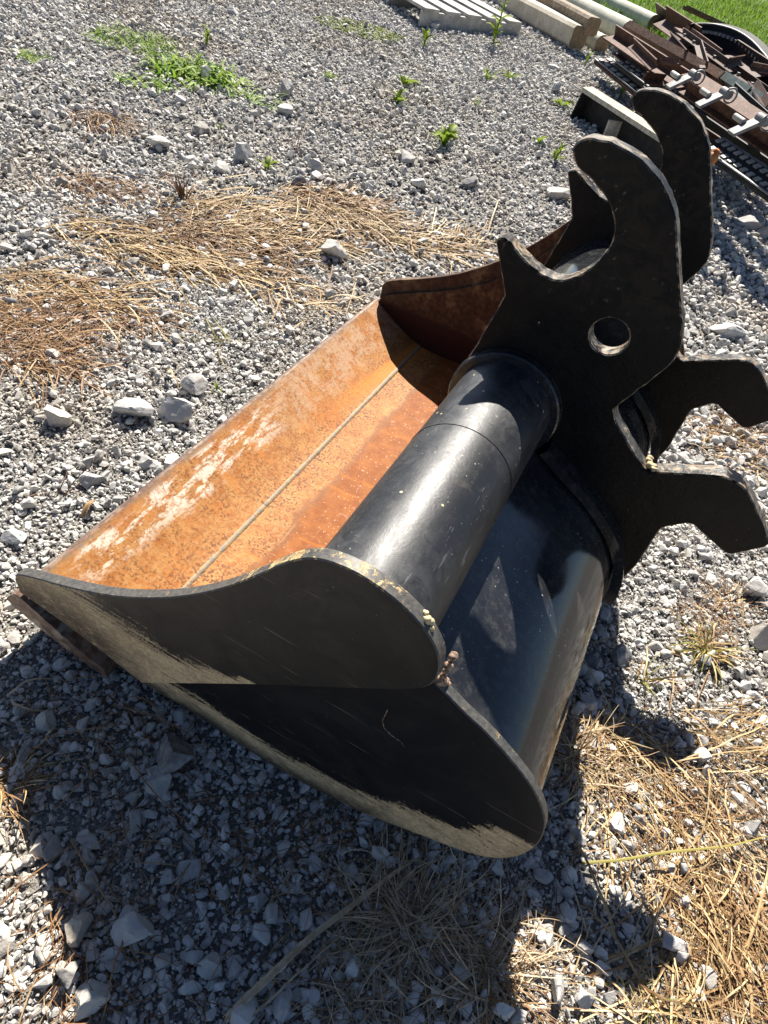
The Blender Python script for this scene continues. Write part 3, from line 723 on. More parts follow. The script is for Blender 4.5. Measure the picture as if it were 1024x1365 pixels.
# ------------------------------------------------------------------ rocks that stand out of the gravel
rock_meshes = {}
def rock_mesh(kind, seed):
    k = (kind, seed)
    if k not in rock_meshes:
        rr = random.Random(seed * 13 + 5); bm = bmesh.new(); bmesh.ops.create_icosphere(bm, subdivisions=4, radius=.5)
        planes = [(Vector((rr.gauss(0, 1), rr.gauss(0, 1), rr.gauss(0, 1))).normalized(), rr.uniform(.20, .40)) for _ in range(11)]
        for v_ in bm.verts:
            for n_, h_ in planes:
                q = v_.co.dot(n_) - h_
                if q > 0: v_.co -= n_ * q * .985
            v_.co *= 1 + .07 * noise.noise(v_.co * 5 + Vector((seed, 0, 0))) + .05 * noise.noise(v_.co * 13 + Vector((seed, 3, 0)))
        me = bpy.data.meshes.new('rock'); bm.to_mesh(me); bm.free(); me.materials.append(M[kind])
        me.polygons.foreach_set('use_smooth', [True] * len(me.polygons)); me.set_sharp_from_angle(angle=math.radians(24))
        rock_meshes[k] = me
    return rock_meshes[k]
ri = 0
def rock(P, Z, wpx, hpx, kind, label, rz=None, sink=.25):
    global ri
    ri += 1; w_ = wpx * Z / 860 * 1.02; h_ = hpx * Z / 860 * 1.0
    o = bpy.data.objects.new('rock', rock_mesh(kind, ri)); COL.objects.link(o)
    o.location = (P[0], P[1], P[2] + h_ * (.5 - sink) - .006); o.scale = (w_, (w_ + h_) * .5, h_)
    o.rotation_euler = (U(-.25, .25), U(-.25, .25), math.atan2(right.y, right.x) + (U(-.3, .3) if rz is None else rz))
    tag(o, label, 'rock', 'larger rocks lying among the gravel')
rock((-1.2689, 0.9656, -0.0329), 1.810, 40, 34, 'rock_pale', 'pale angular rock lying left of the pair of flat slabs, mid left')
rock((-1.1278, 1.1250, -0.0313), 1.889, 58, 34, 'rock', 'flat grey slab, left one of two slabs leaning together by the bucket lip')
rock((-1.0455, 1.2031, -0.0311), 1.926, 62, 40, 'rock', 'slab with dark shaded front face, right one of two by the lip')
rock((-1.0621, 1.3157, -0.0263), 2.002, 40, 34, 'rock', 'grey rock wedged behind the slab with the dark front face')
rock((-1.1795, 2.3759, 0.0106), 2.713, 38, 34, 'rock_pale', 'pale lone rock at the right end of the straw patch above the bucket corner')
rock((-0.3921, 0.3812, -0.0399), 1.252, 56, 78, 'rock_dark', 'largest bluish rock in the bucket shadow, upright below the cutting edge', sink=.3)
rock((-0.3819, 0.3344, -0.0410), 1.219, 42, 38, 'rock', 'speckled rock touching the lower left of the largest rock in the bucket shadow')
rock((-0.3556, 0.3152, -0.0419), 1.202, 22, 18, 'rock', 'small grey rock just below the two big touching rocks in the bucket shadow')
rock((-0.2605, 0.1286, -0.0446), 1.059, 62, 44, 'rock', 'wide light veined rock in the shadow close to its lower left edge')
rock((-0.1245, 0.1460, -0.0420), 1.043, 34, 40, 'rock', 'roundish upright rock in the shadow, near the long flat dry leaf')
rock((-0.1566, 0.1437, -0.0428), 1.048, 30, 22, 'rock', 'smaller rock touching the left side of the roundish rock in the shadow')
rock((-0.0863, 0.1618, -0.0410), 1.046, 26, 34, 'rock_dark', 'dark narrow rock just right of the roundish rock in the shadow')
rock((0.0089, 0.1537, -0.0373), 1.019, 34, 40, 'rock', 'grey rock at the bottom edge under the long flat dry leaf')
rock((-0.3364, 0.0871, -0.0454), 1.047, 38, 46, 'rock_tan', 'tan tilted sunlit rock just left of the shadow edge')
rock((-0.2547, 0.0255, -0.0444), 0.989, 60, 40, 'rock_pale', 'big pale sunlit rock at the bottom left corner beside the shadow edge')
rock((-0.3092, 0.0359, -0.0454), 1.007, 36, 42, 'rock_dark', 'dark sunlit rock above the big pale rock at the bottom left')
rock((-0.4813, 0.1456, -0.0433), 1.113, 32, 26, 'rock_pale', 'pale rounded rock below the yellow dry tuft at the left edge')
rock((-0.4817, 0.1252, -0.0437), 1.099, 24, 22, 'rock', 'grey rock touching the pale rounded rock at the left edge')
rock((0.7124, 1.4354, -0.0507), 1.758, 36, 44, 'rock_pale', 'pale rock at the right edge beside the yellow green grass tuft')
rock((0.6935, 1.6120, -0.0526), 1.882, 38, 34, 'rock_pale', 'pale rock at the right edge below the tip of the front tongue plate')
rock((0.3662, 1.1456, -0.0526), 1.631, 36, 30, 'rock_dark', 'dark square rock in the shade strip right of the bucket back')
rock((0.3143, 1.0912, -0.0518), 1.603, 30, 24, 'rock_dark', 'dark rock left of the square rock in the shade strip')
rock((0.3262, 0.9749, -0.0502), 1.521, 26, 24, 'rock', 'blue grey rock in the shade strip close to the heel')
rock((0.5819, 0.5614, -0.0321), 1.180, 42, 32, 'rock', 'grey rock at the tip of the front tongue shadow, half in sun')
rock((0.4447, 0.7272, -0.0400), 1.324, 34, 24, 'rock_pale', 'pale flat rock in the straw right of the bucket heel')
rock((0.4292, 0.4756, -0.0321), 1.152, 28, 30, 'rock', 'grey sunlit rock between the main shadow and the front tongue shadow')
rock((0.3923, 0.5086, -0.0341), 1.183, 28, 24, 'rock_pale', 'pale sunlit rock in the upper corner between the main shadow and the tongue shadow')
rock((0.4461, 0.3991, -0.0298), 1.095, 34, 30, 'rock', 'mottled grey rock near the bottom edge, right of the shaded grass tuft')
rock((0.6372, 0.5092, -0.0314), 1.134, 26, 26, 'rock_pale', 'pale rock near the bottom right corner among straw')
rock((0.2529, 0.5195, -0.0389), 1.220, 24, 24, 'rock_pale', 'light rock catching light just below the bucket heel')
rock((-0.9100, 1.0161, -0.0401), 1.780, 44, 24, 'rock_pale', 'pale flat rock touching the bucket lip below the pair of slabs')
rock((-0.9761, 0.9795, -0.0401), 1.768, 26, 18, 'rock_pale', 'small pale rock left of the flat rock at the bucket lip')
rock((-1.0387, 0.8530, -0.0424), 1.696, 44, 22, 'rock', 'grey flat rock left of the bucket lip beside the thin dead twig')
rock((-1.0443, 0.6101, -0.0466), 1.537, 40, 18, 'rock', 'flat grey rock at the left edge level with the near lip corner')
rock((-1.9643, 2.8259, 0.0641), 3.130, 26, 32, 'rock', 'upright grey rock at the upper edge of the big straw patch')
rock((-1.9495, 2.6229, 0.0514), 2.999, 32, 16, 'rock_pale', 'pale flat rock left of the upright rock above the straw patch')
rock((-1.6525, 2.9907, 0.0722), 3.175, 30, 20, 'rock', 'grey rock, upper one of three grouped above the straw patch')
rock((-1.6248, 2.8093, 0.0601), 3.056, 24, 16, 'rock_dark', 'dark low rock, left one of three grouped above the straw patch')
rock((-1.5804, 2.9072, 0.0655), 3.110, 22, 18, 'rock_pale', 'pale rock, right one of three grouped above the straw patch')
rock((-2.2936, 2.6280, 0.0520), 3.068, 38, 16, 'rock_pale', 'long pale rock right of the small brown straw patch, upper left')
rock((-2.2491, 3.6522, 0.1435), 3.685, 20, 24, 'rock', 'grey upright rock at the right end of the green grass patch')
rock((-2.1286, 3.4379, 0.1188), 3.535, 26, 18, 'rock', 'grey rock just below the upright rock by the green grass patch')
rock((-2.6478, 3.4391, 0.1361), 3.624, 18, 22, 'rock_pale', 'pale rock standing inside the broad-bladed green grass patch')
rock((-2.5321, 3.0751, 0.1082), 3.376, 16, 12, 'rock', 'small grey rock on the front edge of the green grass patch')
rock((-2.2724, 2.9105, 0.0777), 3.236, 26, 18, 'rock_dark', 'dark rock under the tiny green sprig left of centre')
rock((-1.3871, 3.4737, 0.0966), 3.432, 28, 20, 'rock', 'grey rock below the bright yellow green rosette')
rock((-1.0066, 3.4913, 0.0867), 3.378, 26, 18, 'rock_dark', 'dark rock below and right of the bright rosette')
rock((-0.5823, 3.7731, 0.0965), 3.480, 40, 24, 'rock', 'grey wedge rock left of the front hook tip')
rock((-1.1989, 3.2691, 0.0766), 3.272, 28, 18, 'rock_pale', 'pale flat rock between the straw patch and the dark rock')
rock((-1.3225, 6.0095, 0.2478), 5.023, 20, 12, 'rock', 'rounded grey rock near the end of the front timber')
rock((-1.1371, 5.4252, 0.2317), 4.605, 20, 18, 'rock', 'grey rock in the gravel left of the black steel channel')
rock((-2.3614, 5.9850, 0.2573), 5.200, 16, 16, 'rock_pale', 'pale rock in front of the pallet corner')
rock((-3.3462, 4.6556, 0.2064), 4.529, 20, 12, 'rock', 'grey rock at the top edge above the green grass patch')
rock((-2.3039, 2.0377, 0.0075), 2.704, 18, 16, 'rock_dark', 'dark rock at the left end of the brown straw strip, upper left')
rock((0.4215, 3.0393, 0.0315), 2.838, 64, 22, 'rock', 'long dark-topped flat rock in the gravel above the rear tongue plate')
rock((0.3833, 4.2771, 0.1293), 3.610, 40, 26, 'rock', 'grey rock in shade under the steel pile at the right edge')
rock((0.4770, 4.2351, 0.1249), 3.567, 22, 20, 'rock', 'smaller rock right of the grey rock in the pile shade')

# ------------------------------------------------------------------ straw, tufts, stalks
def stem(mb, P, ang, ln, wd, lift, curve, tint=None, mat=0, seg=5, z0=None):
    pts_ = []; x_, y_ = P[0], P[1]; st = ln / seg
    base = gh(P[0], P[1]) + U(.004, .016) if z0 is None else z0
    hz = 0.0
    for i in range(seg + 1):
        f_ = i / seg
        pts_.append((x_, y_, base + lift * math.sin(math.pi * min(1, f_ * 1.05)) ** .8 * (1 if lift < .2 else 1) + (gh(x_, y_) - gh(P[0], P[1]))))
        x_ += math.cos(ang) * st; y_ += math.sin(ang) * st; ang += curve / seg + random.gauss(0, .05)
    mb.ribbon(pts_, wd, mat, tint, side=Vector((-math.sin(ang), math.cos(ang), U(-.7, .7))), taper=False)
def straw_field(name, spots, mat, n, label_kind='stuff', ln=(.05, .2), wd=(.0012, .004), dirs=None):
    mb = MB(); tot = sum(s_[3] for s_ in spots)
    for (c, rx, ry, wgt, ang0, spread) in spots:
        for _ in range(int(n * wgt / tot)):
            a = U(0, 6.283); q = math.sqrt(R()) if R() < .75 else abs(random.gauss(0, .75))
            dx = math.cos(a) * q * rx; dy = math.sin(a) * q * ry
            P = (c[0] + dx * right.x / .983 - dy * .275, c[1] + dx * right.y / .983 * .62 + dy * .961)
            stem(mb, P, ang0 + random.gauss(0, spread), U(*ln), U(*wd), abs(random.gauss(0, .012)), random.gauss(0, .35))
    o = mb.build(name, mat); o['kind'] = 'stuff'; return o
HX = math.atan2(.275, .961)          # picture-right direction on the ground
straw_field('dry_straw', [((-1.5714, 2.3108, 0.0173), .44, .20, 10, HX + .5, .55), ((-1.4061, 2.7209, 0.0430), .30, .13, 6, HX + .2, .6), ((-1.7768, 1.8622, -0.0123), .42, .14, 5, HX + .1, .45), ((-1.7861, 1.4617, -0.0343), .30, .10, 3, HX + .2, .5), ((-1.5293, 1.9533, -0.0102), .35, .08, 3, HX, .4), ((-1.0135, 2.7235, 0.0271), .28, .10, 3, HX + .1, .5), ((-1.1003, 1.9779, -0.0034), .22, .06, .8, HX + .2, .9), ((-0.8561, 2.8823, 0.0350), .16, .07, 1, HX + .8, .6)], M['straw'], 2400, ln=(.05, .30), wd=(.0015, .0058))
straw_field('brown_straw', [((-1.3993, 2.7779, 0.0473), .24, .10, 4, HX, .8), ((-1.5889, 2.1278, 0.0030), .36, .14, 5, HX + .3, .7), ((-1.7125, 1.2360, -0.0352), .26, .16, 5, HX + .6, .7), ((-1.5060, 1.1294, -0.0277), .18, .08, 2, HX + .2, .8), ((-2.6476, 2.6092, 0.0650), .17, .08, 1.6, HX, .9), ((-2.2013, 2.1027, 0.0135), .20, .10, 2.0, HX + .4, .8), ((-1.5242, 1.4635, -0.0259), .2, .08, 1, HX, .9)], M['straw_brown'], 2300, ln=(.04, .17), wd=(.0014, .004))
straw_field('dry_straw', [((0.5595, 0.7900, -0.0386), .20, .20, 7, -.9, .7), ((0.4257, 0.8986, -0.0464), .12, .10, 3, -.5, .9), ((0.6330, 1.0659, -0.0448), .14, .10, 3, .3, .6), ((0.6679, 0.6218, -0.0330), .12, .14, 5, -.8, .8), ((0.7033, 0.7422, -0.0348), .10, .16, 3, -1.2, .6), ((0.5136, 2.2208, -0.0255), .14, .10, 3, .5, .8), ((0.5494, 0.4564, -0.0303), .14, .06, 2, -.4, 1.2)], M['straw'], 900, ln=(.03, .22), wd=(.001, .0042))
straw_field('brown_straw', [((0.6011, 0.8492, -0.0392), .20, .22, 7, -.9, .9), ((0.6857, 0.5788, -0.0326), .12, .12, 5, -.8, 1.2), ((0.5485, 2.3930, -0.0145), .16, .08, 3, .4, .8), ((0.5615, 1.4304, -0.0541), .12, .08, 2, .4, 1.4), ((-0.1919, 0.1540, -0.0437), .26, .24, 3, .4, 1.4), ((-0.5724, 0.3581, -0.0375), .22, .10, 2, .3, .9), ((-0.3560, 0.0647, -0.0456), .12, .18, 2.4, -.9, 1.), ((-0.0693, 0.3816, -0.0433), .26, .10, 3, 0, 1.5)], M['straw_brown'], 1700, ln=(.015, .09), wd=(.0008, .0022))

def tuft(P, n, ln, spread, mats, label, wd=(.0016, .0038), name='dry_grass_tuft', cat='grass tuft', group='dry grass tufts on the gravel', flat=.5, bias=None, green=0):
    root = thing(name, label, cat, (P[0], P[1], gh(P[0], P[1])), group)
    for gi_, (mt, cnt, nm) in enumerate(mats):
        mb = MB()
        for _ in range(int(n * cnt)):
            a = U(0, 6.283) if bias is None or R() < .3 else bias + random.gauss(0, .7)
            L_ = U(*ln); r0 = abs(random.gauss(0, spread * .75)); el = max(.05, random.gauss(flat, .3)); pts_ = []
            pa_ = a + random.gauss(0, 1.3); x_ = P[0] + r0 * math.cos(pa_); y_ = P[1] + r0 * math.sin(pa_); z_ = gh(x_, y_) + .004; sg = 6; bend = U(.25, 1.5); tw = random.gauss(0, 1.0)
            for i in range(sg + 1):
                pts_.append((x_, y_, max(z_, gh(x_, y_) + .006 + .006 * R())))
                h_ = math.cos(el) * L_ / sg; x_ += math.cos(a) * h_; y_ += math.sin(a) * h_; z_ += math.sin(el) * L_ / sg; el -= bend / sg; a += tw / sg
            mb.ribbon(pts_, U(*wd), 0, None, side=Vector((-math.sin(a), math.cos(a), U(-.5, .5))))
        mb.build(nm, mt, root)['kind'] = 'stuff'
    return root
tuft((0.1365, 0.3578, -0.0378), 330, (.06, .17), .09, [(M['straw_grey'], 1, 'dry_blades')], 'big greyed dry tuft in the shadow below the bucket heel', wd=(.0016, .0038), flat=.45)
tuft((0.2851, 0.3629, -0.0327), 330, (.06, .17), .11, [(M['straw_grey'], .7, 'dry_blades'), (M['straw_brown'], .4, 'brown_blades')], 'matted brown tuft along the right edge of the main shadow at the bottom', wd=(.0014, .0034), flat=.35)
tuft((0.0991, 0.2176, -0.0352), 160, (.05, .14), .08, [(M['straw_grey'], 1, 'dry_blades')], 'thin greyed tuft at the bottom edge left of the matted brown tuft', wd=(.0012, .0026), flat=.4)
tuft((0.3291, 0.8203, -0.0464), 240, (.05, .15), .06, [(M['straw_grey'], .6, 'greyed_blades'), (M['straw'], .4, 'straw_blades')], 'dry tuft right beside the bucket heel, half in shade', flat=.4)  # greyed blades mixed at random among the yellower straw
tuft((0.3669, 0.9254, -0.0485), 60, (.08, .17), .03, [(M['straw'], 1, 'straw_blades')], 'pale straw tuft fanning right from the heel shade strip', wd=(.003, .006), bias=-.4, flat=.35)
tuft((0.5842, 1.3086, -0.0525), 90, (.05, .13), .03, [(M['yellow_grass'], .55, 'yellow_green_blades'), (M['straw'], .6, 'straw_blades')], 'yellow green half dead tuft in the gravel right of the bucket', wd=(.003, .0065), flat=.6)
tuft((0.6165, 1.5284, -0.0537), 70, (.05, .13), .05, [(M['straw_brown'], .6, 'brown_blades'), (M['straw'], .4, 'straw_blades')], 'brown dry tuft behind the yellow green tuft at the right', flat=.4)
tuft((0.5437, 2.3153, -0.0199), 130, (.06, .16), .09, [(M['straw_brown'], .6, 'brown_blades'), (M['straw'], .5, 'straw_blades')], 'dry tuft seen between the two tongue plates', wd=(.002, .005), flat=.35)
tuft((0.4416, 1.1214, -0.0518), 16, (.06, .12), .015, [(M['yellow_grass'], .6, 'yellow_green_blades'), (M['straw'], .6, 'straw_blades')], 'small sparse tuft at the edge of the heel shade strip', wd=(.003, .006), flat=.8)
tuft((-0.6043, 0.1892, -0.0404), 170, (.04, .10), .04, [(M['straw'], .8, 'straw_blades'), (M['straw_brown'], .3, 'brown_blades')], 'yellow dry tuft at the left edge beside the shadow', flat=.45)
tuft((0.5619, 0.4630, -0.0304), 60, (.03, .08), .04, [(M['yellow_grass'], .5, 'yellow_green_blades'), (M['straw'], .6, 'straw_blades')], 'small greenish tuft at the bottom edge right of the tongue shadow', flat=.5)
tuft((0.6952, 0.5464, -0.0325), 260, (.04, .11), .09, [(M['straw'], .6, 'straw_blades'), (M['straw_brown'], .5, 'brown_blades')], 'dense straw tuft in the bottom right corner', flat=.3)
tuft((-1.1486, 1.5785, -0.0153), 8, (.10, .20), .03, [(M['yellow_grass'], 1, 'fading_blades')], 'fading grass stems lying left of the rusty bucket lip', wd=(.004, .007), bias=-1.0, flat=.3)
tuft((-0.9684, 1.7429, -0.0128), 6, (.10, .20), .03, [(M['straw'], 1, 'straw_blades')], 'few straw stems just left of the far end of the bucket lip', wd=(.004, .007), bias=-1.2, flat=.5)
tuft((-1.8998, 2.2981, 0.0282), 34, (.05, .15), .02, [(M['twig'], 1, 'dead_stems')], 'dark reddish dead plant standing in the upper part of the straw patch', flat=1.25, wd=(.004, .009), name='dead_plant', cat='dead plant', group=None)
tuft((-1.8284, 3.0969, 0.0796), 14, (.10, .22), .02, [(M['twig'], 1, 'dead_stems')], 'thin dead stems above the three grouped rocks', flat=1.1, wd=(.002, .004), name='dead_plant', cat='dead plant', group=None)
tuft((-1.0584, 0.7712, -0.0441), 6, (.06, .13), .012, [(M['twig'], 1, 'dead_stems')], 'thin dark dead twig plant left of the bucket lip', flat=1.0, wd=(.002, .004), name='dead_plant', cat='dead plant', group=None)

def stalk(P, Q, wd, mat, label, lift=.02, name='dry_stalk', cat='stalk', sag=0.0, tint=None, n=14, flat=True, wob=.006):
    mb = MB(); A = Vector(P); B = Vector(Q); pts_ = []
    dv_ = (B - A); sdv = dv_.cross(Vector((0, 0, 1))).normalized()
    for i in range(n + 1):
        f_ = i / n; p = A.lerp(B, f_) + sdv * (sag * math.sin(math.pi * f_) + wob * noise.noise(Vector((f_ * 4, A.x * 9, A.y * 9))))
        p.z = gh(p.x, p.y) + .016 + lift * math.sin(math.pi * f_); pts_.append(p)
    if flat:
        mb.ribbon(pts_, wd, 0, .8 if tint is None else tint, side=(sdv + Vector((0, 0, .35))).normalized()); mb.ribbon([p + Vector((0, 0, .0015)) + sdv * wd * .18 for p in pts_], wd * .45, 0, .55)
    else: mb.tube(pts_, [wd * .5 * (1 - .6 * i / n) for i in range(n + 1)], 6, 0, True, .5 if tint is None else tint)
    o = mb.build(name, mat, loc=tuple(A)); tag(o, label, cat); return o
stalk((-0.0620, 0.0987, -0.0390), (0.1128, 0.4673, -0.0415), .013, M['straw_grey'], 'long flat dried leaf running up from the bottom edge to the bucket heel', .03, sag=-.01, name='dry_leaf_blade', cat='dry leaf', tint=.9)
stalk((-0.0316, 0.1146, -0.0381), (0.0519, 0.3051, -0.0393), .004, M['straw_grey'], 'thin pale stem beside the long flat dried leaf at the bottom edge', .02, tint=1)
stalk((0.3956, 0.6118, -0.0375), (0.7591, 0.8843, -0.0366), .0065, M['yellow_grass'], 'bright yellow green stalk lying across the straw at the right edge', .03, tint=.8, sag=.012)
stalk((0.4820, 0.5201, -0.0323), (0.3303, 0.6833, -0.0420), .006, M['straw'], 'pale stalk lying along the right edge of the heel shadow', .02, tint=.9)
stalk((0.7059, 0.5897, -0.0329), (0.7406, 0.9674, -0.0386), .005, M['straw'], 'long straw stalk running up the right edge', .03, tint=.7, sag=.01)
stalk((0.5423, 0.9281, -0.0437), (0.7525, 1.1716, -0.0432), .005, M['straw'], 'straw stalk pointing right from the rear tongue shadow', .025, tint=.9)
stalk((0.5106, 0.9093, -0.0441), (0.7541, 1.0956, -0.0412), .004, M['straw'], 'lower of two straw stalks pointing right from the rear tongue shadow', .02, tint=.8)
stalk((0.2982, 1.1421, -0.0519), (0.3801, 1.2182, -0.0532), .006, M['straw_grey'], 'short greyed stalk in the shade strip by the dark square rock', .02, tint=1)
stalk((-0.7352, 0.3126, -0.0385), (-0.6771, 0.3872, -0.0372), .007, M['straw_grey'], 'flat grey leaf at the left end of the bucket shadow', .02, tint=.8, sag=-.01)
stalk((-0.7233, 0.3106, -0.0383), (-0.6456, 0.3274, -0.0377), .007, M['straw_grey'], 'curved grey leaf just below the flat leaf at the left end of the shadow', .015, tint=.8, sag=.01)
stalk((-0.6094, 0.2828, -0.0385), (-0.5926, 0.3137, -0.0381), .004, M['straw'], 'short bright straw tip lying in the shadow near the left edge', .03, tint=1)
stalk((-0.4457, 0.1799, -0.0431), (-0.2116, 0.0915, -0.0438), .0035, M['straw_brown'], 'long brown twig following the shadow edge at lower left', .012, name='twig', cat='twig', flat=False, tint=.8)
stalk((-0.2683, 0.1184, -0.0447), (-0.2246, 0.0136, -0.0436), .0035, M['straw_brown'], 'reddish twig crossing the shadow edge over the veined rock', .03, name='twig', cat='twig', flat=False, tint=.7)
stalk((-0.4712, 0.0548, -0.0452), (-0.4292, 0.1922, -0.0431), .0035, M['straw_brown'], 'straight brown twig at the left edge pointing at the shadow', .012, name='twig', cat='twig', flat=False, tint=.6)
stalk((-0.4843, 0.3420, -0.0389), (-0.0483, 0.2956, -0.0420), .003, M['twig'], 'long thin dark twig arching through the bucket shadow', .04, name='twig', cat='twig', flat=False, sag=.03, tint=.7)
stalk((-0.5584, 0.4037, -0.0368), (-0.2369, 0.4081, -0.0425), .003, M['twig'], 'dark twig running under the cutting edge in the shadow', .03, name='twig', cat='twig', flat=False, sag=-.02, tint=.7)
stalk((-0.6148, 0.2881, -0.0384), (-0.4807, 0.4004, -0.0378), .003, M['twig'], 'thin brown twig lying level in the upper left shadow', .012, name='twig', cat='twig', flat=False, tint=.9)
stalk((-0.5032, 0.2039, -0.0416), (-0.4745, 0.3311, -0.0393), .003, M['twig'], 'slanting twig left of the largest rock in the shadow', .02, name='twig', cat='twig', flat=False, tint=.9)
stalk((-0.4053, 0.2539, -0.0422), (-0.2621, 0.1645, -0.0445), .003, M['twig'], 'upright looking twig above the wide veined rock in the shadow', .02, name='twig', cat='twig', flat=False, tint=.8)
stalk((-0.7405, 3.0750, 0.0463), (-0.8271, 3.4462, 0.0746), .008, M['straw'], 'pale straw stem standing left of the front hook thumb', .05, tint=1)
stalk((-0.9645, 0.7444, -0.0442), (-0.9782, 0.8044, -0.0435), .018, M['straw_brown'], 'curled brown dead leaf left of the bucket lip', .02, name='dead_leaf', cat='dead leaf', tint=.9)
stalk((-1.1867, 1.3282, -0.0224), (-1.1023, 1.2807, -0.0262), .010, M['straw'], 'pale curled leaf above the pair of slabs', .03, name='dead_leaf', cat='dead leaf', tint=.8)

# ------------------------------------------------------------------ green weeds
def leaf_mesh(name, wd, fold, wavy, mat):
    mb = MB(); n = 8; vs_ = []
    for i in range(n + 1):
        f_ = i / n; w_ = wd * math.sin(math.pi * min(.98, f_ * .92 + .06)) ** .8
        zc = .30 * math.sin(f_ * 1.9) - .25 * f_ * f_
        for s_ in (-1, 0, 1): vs_.append((f_, s_ * w_ * .5 * (1 + wavy * math.sin(f_ * 21 + s_)), zc + abs(s_) * fold * w_))
    fs_ = []
    for i in range(n):
        for k in range(2): a = i * 3 + k; fs_.append((a, a + 1, a + 4, a + 3))
    me = bpy.data.meshes.new(name); me.from_pydata(vs_, [], fs_); me.materials.append(mat)
    at = me.attributes.new('tint', 'FLOAT', 'POINT'); at.data.foreach_set('value', [min(1, .25 + .6 * (i // 3) / n) for i in range(len(vs_))])
    me.polygons.foreach_set('use_smooth', [True] * len(me.polygons)); return me
leaf_broad = leaf_mesh('leaf', .30, .35, .12, M['leaf']); leaf_narrow = leaf_mesh('leaf', .14, .3, .05, M['leaf'])
def weed(P, Z, hpx, nleaf, lm, label, el=(.3, 1.1), stem_h=0.0, group='green weeds in the gravel'):
    root = thing('weed', label, 'weed', (P[0], P[1], gh(P[0], P[1])), group); L_ = 1.1 * hpx * Z / 860
    if stem_h:
        mb = MB(); mb.tube([(P[0], P[1], gh(P[0], P[1])), (P[0] + .01, P[1], gh(P[0], P[1]) + stem_h * L_ * .6), (P[0] + .015, P[1] + .01, gh(P[0], P[1]) + stem_h * L_)], [.006, .005, .003], 6, 0, True, .5); mb.build('stem', M['leaf'], root)
    for i in range(nleaf):
        o = bpy.data.objects.new('leaf', lm); COL.objects.link(o); o.parent = root
        f_ = i / max(1, nleaf - 1); s_ = L_ * U(.4, 1.05) * (1 - .45 * f_ if stem_h else 1) * (.75 if stem_h else 1)
        o.scale = (s_, s_, s_); o.location = (.015 * f_ if stem_h else U(-.01, .01), 0 if stem_h else U(-.01, .01), stem_h * L_ * f_ * .95)
        o.rotation_euler = (U(-.4, .4), -U(*el), i * 2.4 + U(-.4, .4))
weed((-1.3309, 3.8717, 0.1197), 3.674, 34, 9, leaf_broad, 'bright yellow green rosette with broad leaves in the gravel, upper centre', (.35, .9))
weed((-1.8885, 6.1236, 0.2628), 5.198, 30, 15, leaf_broad, 'tall leafy weed growing in front of the pallet', (.2, .9), 1.5)
weed((-2.2065, 5.4619, 0.2294), 4.837, 24, 7, leaf_broad, 'small weed at the left corner of the pallet', (.4, 1.1), .6)
weed((-1.8884, 4.4835, 0.1826), 4.149, 22, 7, leaf_broad, 'upper of two small weeds left of the bright rosette', (.2, .9))
weed((-1.7799, 4.1600, 0.1568), 3.928, 22, 7, leaf_broad, 'lower of two small weeds left of the bright rosette', (.2, .9))
weed((-0.7544, 4.2059, 0.1425), 3.772, 26, 10, leaf_broad, 'bushy small weed left of the front hook tip', (.3, 1.1), .6)
weed((-0.9110, 4.3618, 0.1547), 3.899, 20, 7, leaf_broad, 'small weed just above and left of the bushy weed by the hook', (.3, 1.0))
weed((-1.5700, 5.1712, 0.2200), 4.525, 20, 8, leaf_narrow, 'left of two low weeds in the gravel below the tall leafy weed', (.2, .8))
weed((-1.4667, 5.3308, 0.2288), 4.606, 20, 8, leaf_narrow, 'right of two low weeds in the gravel below the tall leafy weed', (.2, .8))
weed((-1.4240, 4.5587, 0.1740), 4.116, 18, 6, leaf_narrow, 'small upright weed right of the bright rosette', (.5, 1.2), .5)
weed((-1.0121, 5.1741, 0.2086), 4.428, 18, 7, leaf_broad, 'low weed at the left end of the black channel', (.2, .7))
weed((-0.7491, 5.8775, 0.2397), 4.829, 30, 8, leaf_broad, 'sunlit weed growing between the black channel and the rusty pile', (.5, 1.2), .5)
weed((-3.0129, 3.9249, 0.1661), 4.000, 26, 8, leaf_broad, 'small upright weed behind the green grass patch, upper left', (.3, 1.1), .6)
weed((-2.2362, 3.0086, 0.0853), 3.290, 10, 5, leaf_broad, 'tiny green sprig beside the dark rock left of centre', (.4, 1.0))
weed((-1.8203, 2.8174, 0.0635), 3.097, 20, 7, leaf_broad, 'low green weed right of the upright rock above the straw patch', (.2, .7))
weed((-2.2540, 4.1335, 0.1675), 3.994, 22, 7, leaf_narrow, 'faint low weed right of the grass patch', (.1, .5))
weed((-1.1944, 6.5318, 0.2566), 5.344, 22, 8, leaf_narrow, 'shaded weed under the end of the front timber', (.5, 1.2), .6)
weed((-1.0145, 1.3573, -0.0264), 2.021, 14, 4, leaf_broad, 'tiny pale weed between the slabs and the bucket lip', (.2, .7))
def grass_patch(P, rx, ry, n, ln, mat, label, wd=(.004, .009), cat='grass', flat=.5):
    root = thing('grass_patch', label, cat, (P[0], P[1], gh(P[0], P[1])), 'green patches growing in the gravel'); mb = MB()
    for _ in range(n):
        a = U(0, 6.283); q = math.sqrt(R()); x_ = P[0] + q * math.cos(a) * rx * .961 - q * math.sin(a) * ry * .275; y_ = P[1] + q * math.cos(a) * rx * .275 + q * math.sin(a) * ry * .961
        b = U(0, 6.283); L_ = U(*ln); el = max(.1, random.gauss(flat, .3)); z_ = gh(x_, y_); pts_ = []
        for i in range(5):
            pts_.append((x_, y_, max(z_, gh(x_, y_) + .008))); x_ += math.cos(b) * math.cos(el) * L_ / 4; y_ += math.sin(b) * math.cos(el) * L_ / 4; z_ += math.sin(el) * L_ / 4; el -= .28
        mb.ribbon(pts_, U(*wd), 0, None, side=Vector((-math.sin(b), math.cos(b), U(-.4, .4))))
    mb.build('blades', mat, root)['kind'] = 'stuff'
